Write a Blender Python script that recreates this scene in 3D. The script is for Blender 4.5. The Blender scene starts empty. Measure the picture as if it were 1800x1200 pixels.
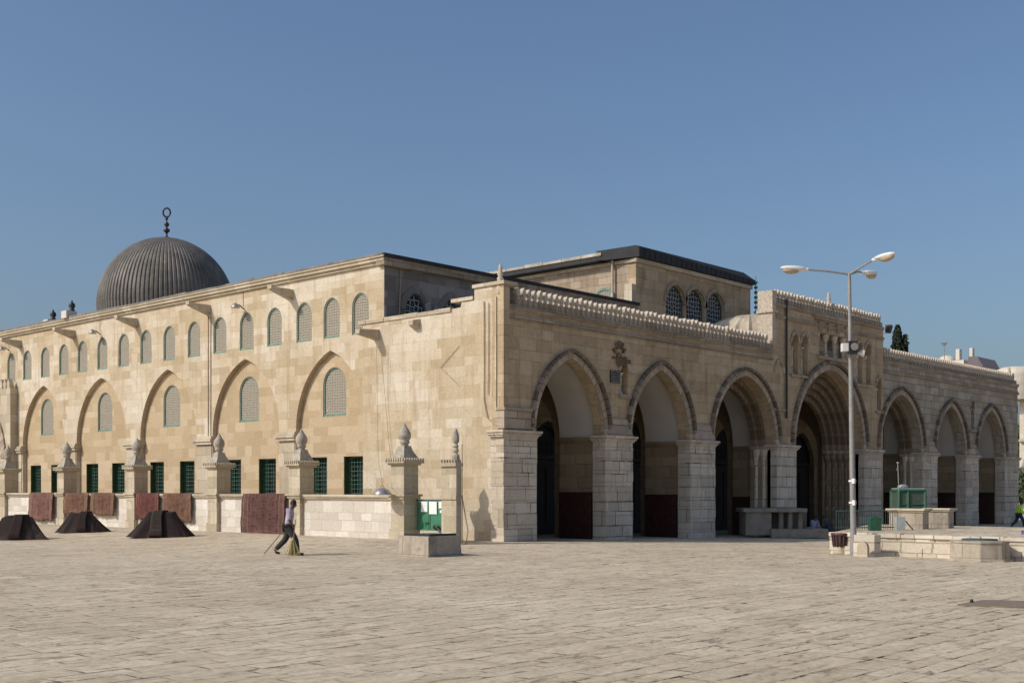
import bpy, bmesh, math, random
from mathutils import Vector, Matrix, noise
from mathutils.geometry import tessellate_polygon
random.seed(7)
PI = math.pi
S = bpy.context.scene
COL = S.collection

# ------------------------------------------------------------------ camera model (surveyed from the place)
FPX, CY = 2061.3, 858.6
CAM = Vector((-32.53, -30.20, 2.0))
YAW = math.radians(42.466)
FW = Vector((math.cos(YAW), math.sin(YAW), 0)); RT = Vector((math.sin(YAW), -math.cos(YAW), 0)); UP = Vector((0, 0, 1))
def ray(px, py): return FW + RT*((px-900)/FPX) - UP*((py-CY)/FPX)
def P(px, py, t): return CAM + ray(px, py)*t
def onF(px, py, Y=0.0):
    d = ray(px, py); p = CAM + d*((Y-CAM.y)/d.y); return p.x, p.z
def onE(px, py, X=0.35):
    d = ray(px, py); p = CAM + d*((X-CAM.x)/d.x); return p.y, p.z
def ss(a, b, x):
    t = max(0, min(1, (x-a)/(b-a))); return t*t*(3-2*t)
def gz(x, y):
    z = -0.02*max(0, min(x, 20)) - 0.1*ss(20, 50, x) - 0.1*ss(0, -8, y)*(1-ss(-10, 25, x))
    z += 0.17*ss(-1.5, -3.0, x)*ss(-1, 2, y)*ss(-12, -6, x)
    return z
def gnd(px, py):
    z = 0
    for _ in range(12):
        d = ray(px, py); p = CAM + d*((z-CAM.z)/d.z); z = gz(p.x, p.y)
    return Vector((p.x, p.y, z))

# ------------------------------------------------------------------ mesh builder
class MB:
    def __init__(s): s.v = []; s.f = []; s.m = []; s.uv = {}; s.sm = []
    def add(s, vs, fs, mi=0, smooth=False, uvs=None):
        o = len(s.v); s.v += [tuple(v) for v in vs]
        for k, f in enumerate(fs):
            if uvs: s.uv[len(s.f)] = uvs[k]
            s.f.append([i+o for i in f]); s.m.append(mi(k) if callable(mi) else mi); s.sm.append(smooth)
        return s
    def box(s, x0, x1, y0, y1, z0, z1, mi=0, M=None):
        vs = [Vector((x, y, z)) for z in (z0, z1) for y in (y0, y1) for x in (x0, x1)]
        if M: vs = [M @ v for v in vs]
        return s.add(vs, [(0,2,3,1),(4,5,7,6),(0,1,5,4),(2,6,7,3),(0,4,6,2),(1,3,7,5)], mi)
    def frus(s, cx, cy, z0, z1, a0, b0, a1, b1, mi=0, M=None):
        vs = [Vector((cx+sx*a, cy+sy*b, z)) for z, a, b in ((z0, a0, b0), (z1, a1, b1)) for sy in (-1, 1) for sx in (-1, 1)]
        if M: vs = [M @ v for v in vs]
        return s.add(vs, [(0,2,3,1),(4,5,7,6),(0,1,5,4),(2,6,7,3),(0,4,6,2),(1,3,7,5)], mi)
    def plate(s, outer, holes, c0, c1, plane, mf=0, mi=0, back=True, side=None):
        # outer/holes: 2-D (a, z) loops; plane 'F' -> (a, c, z), 'E' -> (c, a, z)
        pt = (lambda a, z, c: (a, c, z)) if plane == 'F' else (lambda a, z, c: (c, a, z))
        loops = [outer]+list(holes)
        flat = [p for l in loops for p in l]
        tris = tessellate_polygon([[Vector((p[0], p[1], 0)) for p in l] for l in loops])
        n = len(flat)
        vs = [pt(a, z, c0) for a, z in flat] + [pt(a, z, c1) for a, z in flat]
        fs = [tuple(t) for t in tris]; ms = [mf]*len(fs)
        if back: fs += [tuple(i+n for i in t) for t in tris]; ms += [mf]*len(tris)
        o = 0
        for l in loops:
            k = len(l)
            for i in range(k):
                j = (i+1) % k
                fs.append((o+i, o+j, o+j+n, o+i+n))
                ms.append(side(l[i], l[j]) if side else mi)
            o += k
        off = len(s.f)
        s.add(vs, fs, lambda q: ms[q])
        return s
    def ring(s, inner, outer, c0, c1, plane, mi=0):
        # open strip between two polylines of equal length, thickness c0..c1
        pt = (lambda a, z, c: (a, c, z)) if plane == 'F' else (lambda a, z, c: (c, a, z))
        n = len(inner); vs = []; fs = []; uvs = []; L = [0]
        for i in range(1, n): L.append(L[-1]+math.dist(inner[i], inner[i-1]))
        w = math.dist(inner[0], outer[0])
        for a, b in zip(inner, outer):
            vs += [pt(a[0], a[1], c0), pt(b[0], b[1], c0), pt(b[0], b[1], c1), pt(a[0], a[1], c1)]
        for i in range(n-1):
            o = 4*i
            for k in range(4):
                fs.append((o+k, o+(k+1) % 4, o+4+(k+1) % 4, o+4+k))
                vv = [(0, w), (w, w+.2), (w+.2, w+.2+w), (0, .2)][k]
                # u follows the radius so joints run radially
                uvs.append([(vv[0], L[i]), (vv[1], L[i]), (vv[1], L[i+1]), (vv[0], L[i+1])])
        fs.append((0, 1, 2, 3)); uvs.append([(0, 0)]*4)
        o = 4*(n-1); fs.append((o, o+1, o+2, o+3)); uvs.append([(0, 0)]*4)
        return s.add(vs, fs, mi, False, uvs)
    def lathe(s, prof, c, n=24, mi=0, smooth=True, a0=0, rib=None, M=None):
        vs = []; fs = []; c = Vector(c)
        for r, z in prof:
            for k in range(n):
                a = a0+2*PI*k/n; rr = r*(rib(k) if rib else 1)
                v = Vector((rr*math.cos(a), rr*math.sin(a), z))
                vs.append((M @ v if M else v)+c)
        m = len(prof)
        for i in range(m-1):
            for k in range(n):
                fs.append((i*n+k, i*n+(k+1) % n, (i+1)*n+(k+1) % n, (i+1)*n+k))
        s.add(vs, fs, mi, smooth)
        if prof[0][0] > 1e-4: s.add(vs[:n], [tuple(range(n))], mi)
        if prof[-1][0] > 1e-4: s.add(vs[-n:], [tuple(range(n))], mi)
        return s
    def tube(s, pts, r, n=8, mi=0, smooth=True):
        pts = [Vector(p) for p in pts]; rs = r if isinstance(r, (list, tuple)) else [r]*len(pts)
        vs = []; fs = []
        for i, p in enumerate(pts):
            t = (pts[min(i+1, len(pts)-1)]-pts[max(i-1, 0)]).normalized()
            a = t.cross(Vector((0, 0, 1)) if abs(t.z) < .9 else Vector((1, 0, 0))).normalized(); b = t.cross(a)
            for k in range(n):
                w = 2*PI*k/n; vs.append(p+(a*math.cos(w)+b*math.sin(w))*rs[i])
        for i in range(len(pts)-1):
            for k in range(n): fs.append((i*n+k, i*n+(k+1) % n, (i+1)*n+(k+1) % n, (i+1)*n+k))
        s.add(vs, fs, mi, smooth)
        s.add(vs[:n], [tuple(range(n))], mi); s.add(vs[-n:], [tuple(range(n))], mi)
        return s
    def ball(s, c, rx, ry, rz, n=10, m=7, mi=0, M=None):
        c = Vector(c); vs = [c+(M @ Vector((0, 0, -rz)) if M else Vector((0, 0, -rz)))]; fs = []
        for i in range(1, m):
            t = -PI/2+PI*i/m
            for k in range(n):
                a = 2*PI*k/n; v = Vector((rx*math.cos(t)*math.cos(a), ry*math.cos(t)*math.sin(a), rz*math.sin(t)))
                vs.append(c+(M @ v if M else v))
        vs.append(c+(M @ Vector((0, 0, rz)) if M else Vector((0, 0, rz))))
        for k in range(n): fs.append((0, 1+(k+1) % n, 1+k))
        for i in range(m-2):
            for k in range(n): fs.append((1+i*n+k, 1+i*n+(k+1) % n, 1+(i+1)*n+(k+1) % n, 1+(i+1)*n+k))
        for k in range(n): fs.append((1+(m-2)*n+k, 1+(m-2)*n+(k+1) % n, len(vs)-1))
        return s.add(vs, fs, mi, True)
    def build(s, name, mats, parent=None, recalc=True):
        me = bpy.data.meshes.new(name); me.from_pydata(s.v, [], s.f); 
        if not isinstance(mats, (list, tuple)): mats = [mats]
        for m in mats: me.materials.append(m)
        for i, p in enumerate(me.polygons): p.material_index = s.m[i]; p.use_smooth = s.sm[i]
        if recalc:
            bm = bmesh.new(); bm.from_mesh(me)
            bm.faces.ensure_lookup_table()
            bmesh.ops.recalc_face_normals(bm, faces=bm.faces[:]); bm.to_mesh(me); bm.free()
        me.update()
        ul = me.uv_layers.new(name='UVMap')
        for i, p in enumerate(me.polygons):
            nn = p.normal
            ax = 0 if abs(nn.x) >= abs(nn.y) and abs(nn.x) > abs(nn.z) else (1 if abs(nn.y) > abs(nn.z) else 2)
            cu = s.uv.get(i)
            for li in p.loop_indices:
                vi = me.loops[li].vertex_index; co = me.vertices[vi].co
                if cu: ul.data[li].uv = cu[s.f[i].index(vi)]
                else: ul.data[li].uv = (co.y, co.z) if ax == 0 else ((co.x, co.z) if ax == 1 else (co.x, co.y))
        o = bpy.data.objects.new(name, me); COL.objects.link(o)
        if parent:
            o.parent = parent; ploc = Vector((0, 0, 0)); q = parent
            M = Matrix.Identity(4)
            chain = []
            while q: chain.append(q); q = q.parent
            for q in reversed(chain): M = M @ (Matrix.Translation(q.location) @ q.rotation_euler.to_matrix().to_4x4())
            if s.world: o.location = (0, 0, 0); me.transform(M.inverted())
        return o
    world = True

def tag(o, label, cat, group=None, kind=None):
    if label: o['label'] = label
    if cat: o['category'] = cat
    if group: o['group'] = group
    if kind: o['kind'] = kind
    return o
def empty(name, loc, label, cat, group=None, rz=0):
    o = bpy.data.objects.new(name, None); COL.objects.link(o); o.location = loc; o.rotation_euler = (0, 0, rz)
    o.empty_display_size = .2
    return tag(o, label, cat, group)
def copy_tree(o, parent=None):
    c = o.copy(); COL.objects.link(c); c.parent = parent
    for ch in [k for k in bpy.data.objects if k.parent == o]: copy_tree(ch, c)
    return c

# ------------------------------------------------------------------ materials
def newmat(name):
    m = bpy.data.materials.new(name); m.use_nodes = True; nt = m.node_tree
    b = nt.nodes['Principled BSDF']; return m, nt, b
def N(nt, t, **kw):
    n = nt.nodes.new(t)
    for k, v in kw.items():
        if k in n.inputs: n.inputs[k].default_value = v
        else: setattr(n, k, v)
    return n
def mixc(nt, fac, a, b, mode='MIX'):
    n = nt.nodes.new('ShaderNodeMix'); n.data_type = 'RGBA'; n.blend_type = mode; n.clamp_factor = True
    for sock, val in ((n.inputs[0], fac), (n.inputs[6], a), (n.inputs[7], b)):
        if hasattr(val, 'links'): nt.links.new(val, sock)
        elif isinstance(val, (int, float)): sock.default_value = val
        else: sock.default_value = (*val, 1) if len(val) == 3 else val
    return n.outputs[2]
def ramp(nt, src, pts):
    n = nt.nodes.new('ShaderNodeValToRGB'); el = n.color_ramp.elements
    while len(el) < len(pts): el.new(.5)
    for e, (p, c) in zip(el, pts): e.position = p; e.color = (*c, 1) if len(c) == 3 else c
    nt.links.new(src, n.inputs[0]); return n.outputs[0]
def math_(nt, op, a, b=0.0):
    n = nt.nodes.new('ShaderNodeMath'); n.operation = op
    for sock, val in ((n.inputs[0], a), (n.inputs[1], b)):
        if hasattr(val, 'links'): nt.links.new(val, sock)
        else: sock.default_value = val
    return n.outputs[0]
def plain(name, c, rough=.7, metal=0, var=.15, scale=6, bump=0.0, sheen=0):
    m, nt, b = newmat(name)
    tc = N(nt, 'ShaderNodeTexCoord'); no = N(nt, 'ShaderNodeTexNoise', Scale=scale, Detail=5.0, Roughness=.6)
    nt.links.new(tc.outputs['Object'], no.inputs['Vector'])
    f = ramp(nt, no.outputs[0], [(.3, (0, 0, 0)), (.7, (1, 1, 1))])
    nt.links.new(mixc(nt, f, tuple(x*(1-var) for x in c), tuple(min(1, x*(1+var)) for x in c)), b.inputs['Base Color'])
    b.inputs['Roughness'].default_value = rough; b.inputs['Metallic'].default_value = metal
    if bump:
        bp = N(nt, 'ShaderNodeBump', Strength=bump, Distance=.02); nt.links.new(no.outputs[0], bp.inputs['Height']); nt.links.new(bp.outputs[0], b.inputs['Normal'])
    return m
def ashlar(name, ca, cb, cc, mortar, row=.42, width=.85, mort=.012, stain=(.25, .19, .12), stain_amt=.35, mort_mask=.5, bump=.5, streak=.3, blotch=.5, pale=(.7, .62, .5), pale_amt=0.0, wob=.02):
    """coursed stone: irregular courses, each block its own tone, worn joints, rain streaks"""
    m, nt, b = newmat(name); L = nt.links.new
    uv = N(nt, 'ShaderNodeUVMap'); sep = N(nt, 'ShaderNodeSeparateXYZ'); L(uv.outputs[0], sep.inputs[0])
    u, v = sep.outputs[0], sep.outputs[1]
    # uneven course heights and block widths
    nv = N(nt, 'ShaderNodeTexNoise', noise_dimensions='1D', Scale=1.3/row*.42, Detail=1.0); L(v, nv.inputs['W'])
    v2 = math_(nt, 'ADD', v, math_(nt, 'MULTIPLY', math_(nt, 'SUBTRACT', nv.outputs[0], .5), row*.9))
    rowid = math_(nt, 'FLOOR', math_(nt, 'DIVIDE', v2, row))
    cmb0 = N(nt, 'ShaderNodeCombineXYZ'); L(math_(nt, 'MULTIPLY', u, .45/width), cmb0.inputs[0]); L(math_(nt, 'MULTIPLY', rowid, 3.7), cmb0.inputs[1])
    nu = N(nt, 'ShaderNodeTexNoise', Scale=1.0, Detail=0.0); L(cmb0.outputs[0], nu.inputs['Vector'])
    u2 = math_(nt, 'ADD', u, math_(nt, 'MULTIPLY', nu.outputs[0], width*1.5))
    cmb = N(nt, 'ShaderNodeCombineXYZ'); L(u2, cmb.inputs[0]); L(v2, cmb.inputs[1])
    nd = N(nt, 'ShaderNodeTexNoise', Scale=5.0, Detail=3.0); L(uv.outputs[0], nd.inputs['Vector'])
    vm = N(nt, 'ShaderNodeVectorMath', operation='MULTIPLY_ADD'); L(nd.outputs['Color'], vm.inputs[0]); vm.inputs[1].default_value = (wob, wob, 0); L(cmb.outputs[0], vm.inputs[2])
    def brick(w):
        n = N(nt, 'ShaderNodeTexBrick', Scale=1.0, offset=.5, offset_frequency=2)
        n.inputs['Brick Width'].default_value = w; n.inputs['Row Height'].default_value = row
        n.inputs['Mortar Size'].default_value = mort; n.inputs['Mortar Smooth'].default_value = .3
        n.inputs['Color1'].default_value = (0, 0, 0, 1); n.inputs['Color2'].default_value = (1, 1, 1, 1); n.inputs['Mortar'].default_value = (.5, .5, .5, 1)
        L(vm.outputs[0], n.inputs['Vector']); return n
    b1 = brick(width)
    # identity of each block, for its own tone and for patches of repair that follow the joints
    sv = N(nt, 'ShaderNodeSeparateXYZ'); L(vm.outputs[0], sv.inputs[0])
    rid = math_(nt, 'FLOOR', math_(nt, 'DIVIDE', sv.outputs[1], row))
    par = math_(nt, 'SUBTRACT', 1.0, math_(nt, 'FLOORED_MODULO', rid, 2.0))
    bid = math_(nt, 'FLOOR', math_(nt, 'ADD', math_(nt, 'DIVIDE', sv.outputs[0], width), math_(nt, 'MULTIPLY', par, .5)))
    cid = N(nt, 'ShaderNodeCombineXYZ'); L(bid, cid.inputs[0]); L(rid, cid.inputs[1])
    wn = N(nt, 'ShaderNodeTexWhiteNoise', noise_dimensions='2D'); L(cid.outputs[0], wn.inputs['Vector'])
    sw = N(nt, 'ShaderNodeSeparateXYZ'); L(wn.outputs['Color'], sw.inputs[0])
    nb = N(nt, 'ShaderNodeTexNoise', Scale=.21, Detail=3.0, Roughness=.6); L(cid.outputs[0], nb.inputs['Vector'])
    key = math_(nt, 'ADD', math_(nt, 'MULTIPLY', sw.outputs[0], .5), math_(nt, 'MULTIPLY', math_(nt, 'SUBTRACT', nb.outputs[0], .3), blotch*1.1))
    tone = ramp(nt, key, [(.05, tuple(x*.90 for x in ca)), (.25, ca), (.5, cb), (.78, cc), (1, tuple(min(1, x*1.10) for x in cc))])
    c = tone
    if pale_amt:
        np_ = N(nt, 'ShaderNodeTexNoise', Scale=.17, Detail=4.0, Roughness=.7)
        mp0 = N(nt, 'ShaderNodeMapping'); mp0.inputs['Location'].default_value = (13, 4, 0); L(cid.outputs[0], mp0.inputs[0]); L(mp0.outputs[0], np_.inputs['Vector'])
        c = mixc(nt, math_(nt, 'MULTIPLY', ramp(nt, np_.outputs[0], [(.46, (0, 0, 0)), (.6, (1, 1, 1))]), pale_amt), c, pale)
    # fine grain
    ng = N(nt, 'ShaderNodeTexNoise', Scale=9.0, Detail=8.0, Roughness=.7); L(uv.outputs[0], ng.inputs['Vector'])
    c = mixc(nt, .8, c, ramp(nt, ng.outputs[0], [(.25, (.72, .72, .72)), (.6, (1.0, 1.0, 1.0)), (.8, (1.1, 1.1, 1.1))]), 'MULTIPLY')
    # streaks running down from the top
    mp = N(nt, 'ShaderNodeMapping'); mp.inputs['Scale'].default_value = (1.6, .16, 1); L(uv.outputs[0], mp.inputs[0])
    ns = N(nt, 'ShaderNodeTexNoise', Scale=1.6, Detail=6.0, Roughness=.65); L(mp.outputs[0], ns.inputs['Vector'])
    st = ramp(nt, ns.outputs[0], [(.5, (0, 0, 0)), (.72, (1, 1, 1))])
    c = mixc(nt, math_(nt, 'MULTIPLY', st, streak), c, stain)
    # broad damp bands
    nz_ = N(nt, 'ShaderNodeTexNoise', Scale=.28, Detail=7.0, Roughness=.68, Distortion=.6); L(uv.outputs[0], nz_.inputs['Vector'])
    c = mixc(nt, math_(nt, 'MULTIPLY', ramp(nt, nz_.outputs[0], [(.50, (0, 0, 0)), (.68, (1, 1, 1))]), stain_amt*.7), c, mixc(nt, .5, c, stain))
    # dark spots and weathering
    nw = N(nt, 'ShaderNodeTexNoise', Scale=1.1, Detail=9.0, Roughness=.72, Distortion=.4); L(uv.outputs[0], nw.inputs['Vector'])
    wt = ramp(nt, nw.outputs[0], [(.52, (0, 0, 0)), (.75, (1, 1, 1))])
    c = mixc(nt, math_(nt, 'MULTIPLY', wt, stain_amt), c, stain)
    # joints, only where they have opened
    nm = N(nt, 'ShaderNodeTexNoise', Scale=1.2, Detail=4.0); L(uv.outputs[0], nm.inputs['Vector'])
    jm = ramp(nt, nm.outputs[0], [(mort_mask-.12, (0.12, .12, .12)), (mort_mask+.12, (1, 1, 1))])
    c = mixc(nt, math_(nt, 'MULTIPLY', b1.outputs['Fac'], jm), c, mortar)
    L(c, b.inputs['Base Color']); b.inputs['Roughness'].default_value = .92
    b.inputs['Specular IOR Level'].default_value = .2
    h = math_(nt, 'SUBTRACT', math_(nt, 'MULTIPLY', ng.outputs[0], .35), math_(nt, 'MULTIPLY', b1.outputs['Fac'], .8))
    h = math_(nt, 'ADD', h, math_(nt, 'MULTIPLY', b1.outputs['Color'], .25))
    bp = N(nt, 'ShaderNodeBump', Strength=bump, Distance=.035); L(h, bp.inputs['Height']); L(bp.outputs[0], b.inputs['Normal'])
    return m

M = {}
M['east'] = ashlar('cream_limestone', (.50, .40, .265), (.575, .475, .335), (.65, .56, .425), (.34, .26, .17), row=.40, width=.72, mort=.008, stain=(.34, .225, .12), stain_amt=.5, streak=.55, mort_mask=.6, bump=.3, pale=(.72, .65, .54), pale_amt=.75)  # warm cream, patchy stone of the east walls
M['recess'] = ashlar('honey_limestone', (.48, .365, .23), (.545, .43, .29), (.60, .485, .34), (.33, .25, .16), row=.40, width=.8, mort=.007, stain=(.45, .33, .2), stain_amt=.2, streak=.15, mort_mask=.62, bump=.25)
M['front'] = ashlar('facade_limestone', (.47, .355, .225), (.545, .42, .275), (.61, .49, .335), (.17, .125, .085), row=.46, width=1.0, mort=.010, stain=(.19, .13, .08), stain_amt=.6, streak=.5, mort_mask=.56, bump=.6)
M['west'] = ashlar('grey_facade_stone', (.38, .32, .25), (.46, .395, .315), (.53, .465, .38), (.11, .09, .08), row=.44, width=.9, mort=.014, stain=(.15, .125, .10), stain_amt=.65, streak=.5, mort_mask=.45, bump=.8)
M['pier'] = ashlar('pale_pier_stone', (.58, .49, .39), (.67, .58, .475), (.75, .665, .56), (.07, .055, .045), row=.52, width=.85, mort=.018, stain=(.22, .165, .115), stain_amt=.55, streak=.25, mort_mask=.52, bump=.7)
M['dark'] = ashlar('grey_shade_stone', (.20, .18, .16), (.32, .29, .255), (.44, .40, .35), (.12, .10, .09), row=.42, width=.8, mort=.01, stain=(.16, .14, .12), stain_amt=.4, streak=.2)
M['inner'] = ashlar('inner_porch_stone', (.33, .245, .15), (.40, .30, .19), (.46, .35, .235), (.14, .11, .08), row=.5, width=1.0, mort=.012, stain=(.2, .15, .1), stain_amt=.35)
M['trim'] = ashlar('moulding_stone', (.37, .29, .21), (.45, .365, .275), (.53, .44, .34), (.10, .08, .06), row=.5, width=1.0, mort=.012, stain=(.13, .10, .08), stain_amt=.65, streak=.5, mort_mask=.45)
M['vouss'] = ashlar('voussoir_stone', (.39, .31, .23), (.50, .41, .32), (.60, .51, .41), (.12, .09, .07), row=.36, width=2.0, mort=.014, stain=(.17, .12, .08), stain_amt=.5, streak=.3, mort_mask=.4)
M['order'] = ashlar('brown_shade_arch_stone', (.17, .125, .082), (.235, .178, .122), (.31, .24, .17), (.08, .06, .045), row=.36, width=2.0, mort=.016, stain=(.10, .075, .05), stain_amt=.5, streak=.3, mort_mask=.4)  # brown stone, darkened to put the portal's deep shade into its colour
M['hood'] = ashlar('blackened_hood_stone', (.17, .135, .105), (.26, .21, .165), (.38, .32, .26), (.07, .05, .04), row=.34, width=2.0, mort=.02, stain=(.08, .06, .045), stain_amt=.7, streak=.4, mort_mask=.4, bump=.9)
M['coping'] = ashlar('coping_stone', (.50, .42, .31), (.60, .52, .40), (.68, .60, .48), (.25, .2, .14), row=.6, width=1.1, mort=.01, stain=(.28, .22, .15), stain_amt=.4, streak=.3)
M['merlon'] = plain('weathered_merlon_stone', (.47, .40, .315), .9, var=.3, scale=9, bump=.4)
M['whitewash'] = ashlar('whitewashed_stone', (.60, .55, .48), (.70, .65, .58), (.80, .76, .70), (.45, .38, .30), row=.38, width=.62, mort=.012, stain=(.52, .42, .30), stain_amt=.5, streak=.3, mort_mask=.5, bump=.5)
M['post'] = ashlar('pillar_stone', (.46, .39, .28), (.56, .48, .36), (.64, .56, .43), (.3, .24, .17), row=.5, width=.9, mort=.008, stain=(.22, .19, .14), stain_amt=.55, streak=.45)
M['finial'] = plain('lichened_finial_stone', (.36, .32, .26), .95, var=.35, scale=5, bump=.5)
M['well'] = ashlar('well_block_stone', (.44, .38, .30), (.54, .47, .38), (.62, .55, .45), (.2, .16, .12), row=.8, width=1.5, mort=.01, stain=(.10, .075, .055), stain_amt=.8, streak=.7, bump=.9)
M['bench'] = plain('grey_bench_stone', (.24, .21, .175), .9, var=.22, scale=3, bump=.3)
M['kerb'] = ashlar('platform_rubble_stone', (.60, .53, .43), (.69, .62, .51), (.77, .71, .61), (.34, .28, .2), row=.37, width=.75, mort=.02, stain=(.45, .36, .25), stain_amt=.35, streak=.2, mort_mask=.4, bump=1.0)
M['plaster'] = plain('white_vault_plaster', (.62, .57, .51), .9, var=.06, scale=1.2)
M['cement'] = plain('grey_cement_render', (.30, .27, .25), .95, var=.15, scale=3, bump=.2)
M['lead'] = None
M['black'] = plain('black_roof_felt', (.022, .023, .026), .75, var=.4, scale=2, bump=.3)
M['roofgrey'] = plain('dusty_roof_lead', (.20, .185, .165), .85, var=.35, scale=1.5, bump=.3)
M['roofpale'] = plain('pale_roof_tile', (.44, .39, .32), .9, var=.3, scale=1.2, bump=.4)
M['green'] = plain('green_paint', (.045, .19, .11), .45, var=.18, scale=4)
M['green2'] = plain('dull_dark_green_paint', (.018, .085, .045), .5, var=.25, scale=5)
M['grille'] = plain('green_grille_paint', (.055, .15, .115), .5, var=.2, scale=6)
M['frame'] = plain('faded_green_frame', (.15, .24, .195), .6, var=.25, scale=4)
M['framedark'] = plain('dark_green_frame', (.05, .09, .085), .6, var=.25, scale=4)
M['shutter'] = plain('dark_green_shutter', (.03, .06, .02), .6, var=.3)
M['void'] = plain('dark_window_depth', (.012, .014, .014), .6, var=.3)
M['door'] = plain('dark_door_wood', (.018, .013, .011), .6, var=.4, scale=2)
M['screenwood'] = plain('dark_red_screen_wood', (.06, .020, .015), .6, var=.4, scale=5)
M['pole'] = plain('galvanised_pole_steel', (.27, .265, .25), .6, metal=.15, var=.15, scale=5)
M['lampwhite'] = plain('white_lamp_housing', (.72, .72, .70), .4, var=.06)
M['lampglass'] = plain('amber_lamp_glass', (.42, .33, .22), .25, var=.1)
M['metal'] = plain('dull_silver_metal', (.42, .40, .39), .35, metal=.7, var=.15)
M['iron'] = plain('dark_iron', (.03, .03, .033), .5, metal=.3, var=.3)
M['cable'] = plain('grey_cable', (.30, .25, .19), .7)
M['skin'] = plain('dark_skin', (.09, .045, .028), .6, var=.08)
M['hair'] = plain('black_hair', (.012, .010, .009), .7)
M['shirt'] = plain('lilac_grey_shirt', (.42, .36, .45), .85, var=.12, scale=7, bump=.3)
M['trousers'] = plain('dark_grey_trousers', (.035, .032, .032), .85, var=.3, scale=7)
M['shoe'] = plain('black_shoe_leather', (.015, .013, .012), .5)
M['vest'] = plain('yellow_green_vest', (.42, .72, .06), .7, var=.15, scale=8)
M['navy'] = plain('navy_cloth', (.02, .025, .055), .85, var=.3)
M['bluewhite'] = plain('pale_blue_cloth', (.35, .38, .52), .85, var=.15)
M['straw'] = plain('straw_bristles', (.42, .36, .15), .85, var=.35, scale=22, bump=.6)
M['stick'] = plain('wooden_handle', (.22, .14, .08), .7)
M['paper'] = plain('white_paper', (.75, .80, .76), .7, var=.08)
M['binred'] = plain('rusty_red_bin', (.10, .035, .035), .6, var=.4, scale=6)
M['purple'] = plain('purple_plastic', (.16, .06, .30), .5)
M['greybox'] = plain('grey_green_box_paint', (.34, .38, .36), .6, var=.15)
M['mesh'] = plain('kiosk_wire_mesh', (.055, .075, .06), .6, var=.4, scale=20)
M['bark'] = plain('tree_bark', (.10, .075, .05), .9, var=.3)
M['leafdark'] = plain('cypress_foliage', (.022, .038, .018), .8, var=.5, scale=1.2)
M['leafolive'] = plain('olive_foliage', (.10, .13, .06), .8, var=.4, scale=1.2)
M['board'] = plain('brown_board_wood', (.20, .155, .11), .9, var=.2, scale=3, bump=.3)
M['farwall'] = ashlar('far_building_stone', (.62, .55, .45), (.70, .63, .53), (.76, .70, .60), (.5, .42, .34), row=.5, width=1.2, stain_amt=.2, streak=.2, bump=.2)
M['farroof'] = plain('far_roof_purple', (.30, .25, .25), .8)  # purple-grey of the sloping far roof itself

# lead dome: seams and weathered sheets
m, nt, b = newmat('weathered_lead_sheet'); L = nt.links.new
tc = N(nt, 'ShaderNodeTexCoord'); n1 = N(nt, 'ShaderNodeTexNoise', Scale=.5, Detail=8.0, Roughness=.7); L(tc.outputs['Object'], n1.inputs['Vector'])
mp = N(nt, 'ShaderNodeMapping'); mp.inputs['Scale'].default_value = (1.5, 1.5, .25); L(tc.outputs['Object'], mp.inputs[0])
n2 = N(nt, 'ShaderNodeTexNoise', Scale=2.5, Detail=6.0); L(mp.outputs[0], n2.inputs['Vector'])
c = ramp(nt, n1.outputs[0], [(.3, (.085, .077, .067)), (.5, (.14, .127, .11)), (.7, (.21, .19, .16))])
c = mixc(nt, .6, c, ramp(nt, n2.outputs[0], [(.3, (.6, .6, .6)), (.7, (1.2, 1.15, 1.1))]), 'MULTIPLY')
L(c, b.inputs['Base Color']); b.inputs['Roughness'].default_value = .62; b.inputs['Metallic'].default_value = .15
bp = N(nt, 'ShaderNodeBump', Strength=.3, Distance=.05); L(n1.outputs[0], bp.inputs['Height']); L(bp.outputs[0], b.inputs['Normal'])
M['lead'] = m

# stucco lattice: interlaced bars over dark holes
def lattice(name, bar, hole, sc=7.0):
    m, nt, b = newmat(name); L = nt.links.new
    uv = N(nt, 'ShaderNodeUVMap')
    v = N(nt, 'ShaderNodeTexVoronoi', feature='DISTANCE_TO_EDGE', Scale=sc, Randomness=.35); L(uv.outputs[0], v.inputs['Vector'])
    v2 = N(nt, 'ShaderNodeTexVoronoi', feature='F1', Scale=sc, Randomness=.35); L(uv.outputs[0], v2.inputs['Vector'])
    f = ramp(nt, v.outputs[0], [(.08, (1, 1, 1)), (.14, (0, 0, 0))])
    g = ramp(nt, v2.outputs['Distance'], [(.10, (1, 1, 1)), (.16, (0, 0, 0))])
    f = mixc(nt, 1.0, f, g, 'LIGHTEN')
    L(mixc(nt, f, hole, bar), b.inputs['Base Color']); b.inputs['Roughness'].default_value = .9
    bp = N(nt, 'ShaderNodeBump', Strength=.8, Distance=.03); L(f, bp.inputs['Height']); L(bp.outputs[0], b.inputs['Normal'])
    return m
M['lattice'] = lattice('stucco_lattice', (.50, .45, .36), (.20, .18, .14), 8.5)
M['latticedark'] = lattice('shaded_stucco_lattice', (.36, .36, .35), (.02, .02, .025), 4)

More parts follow.
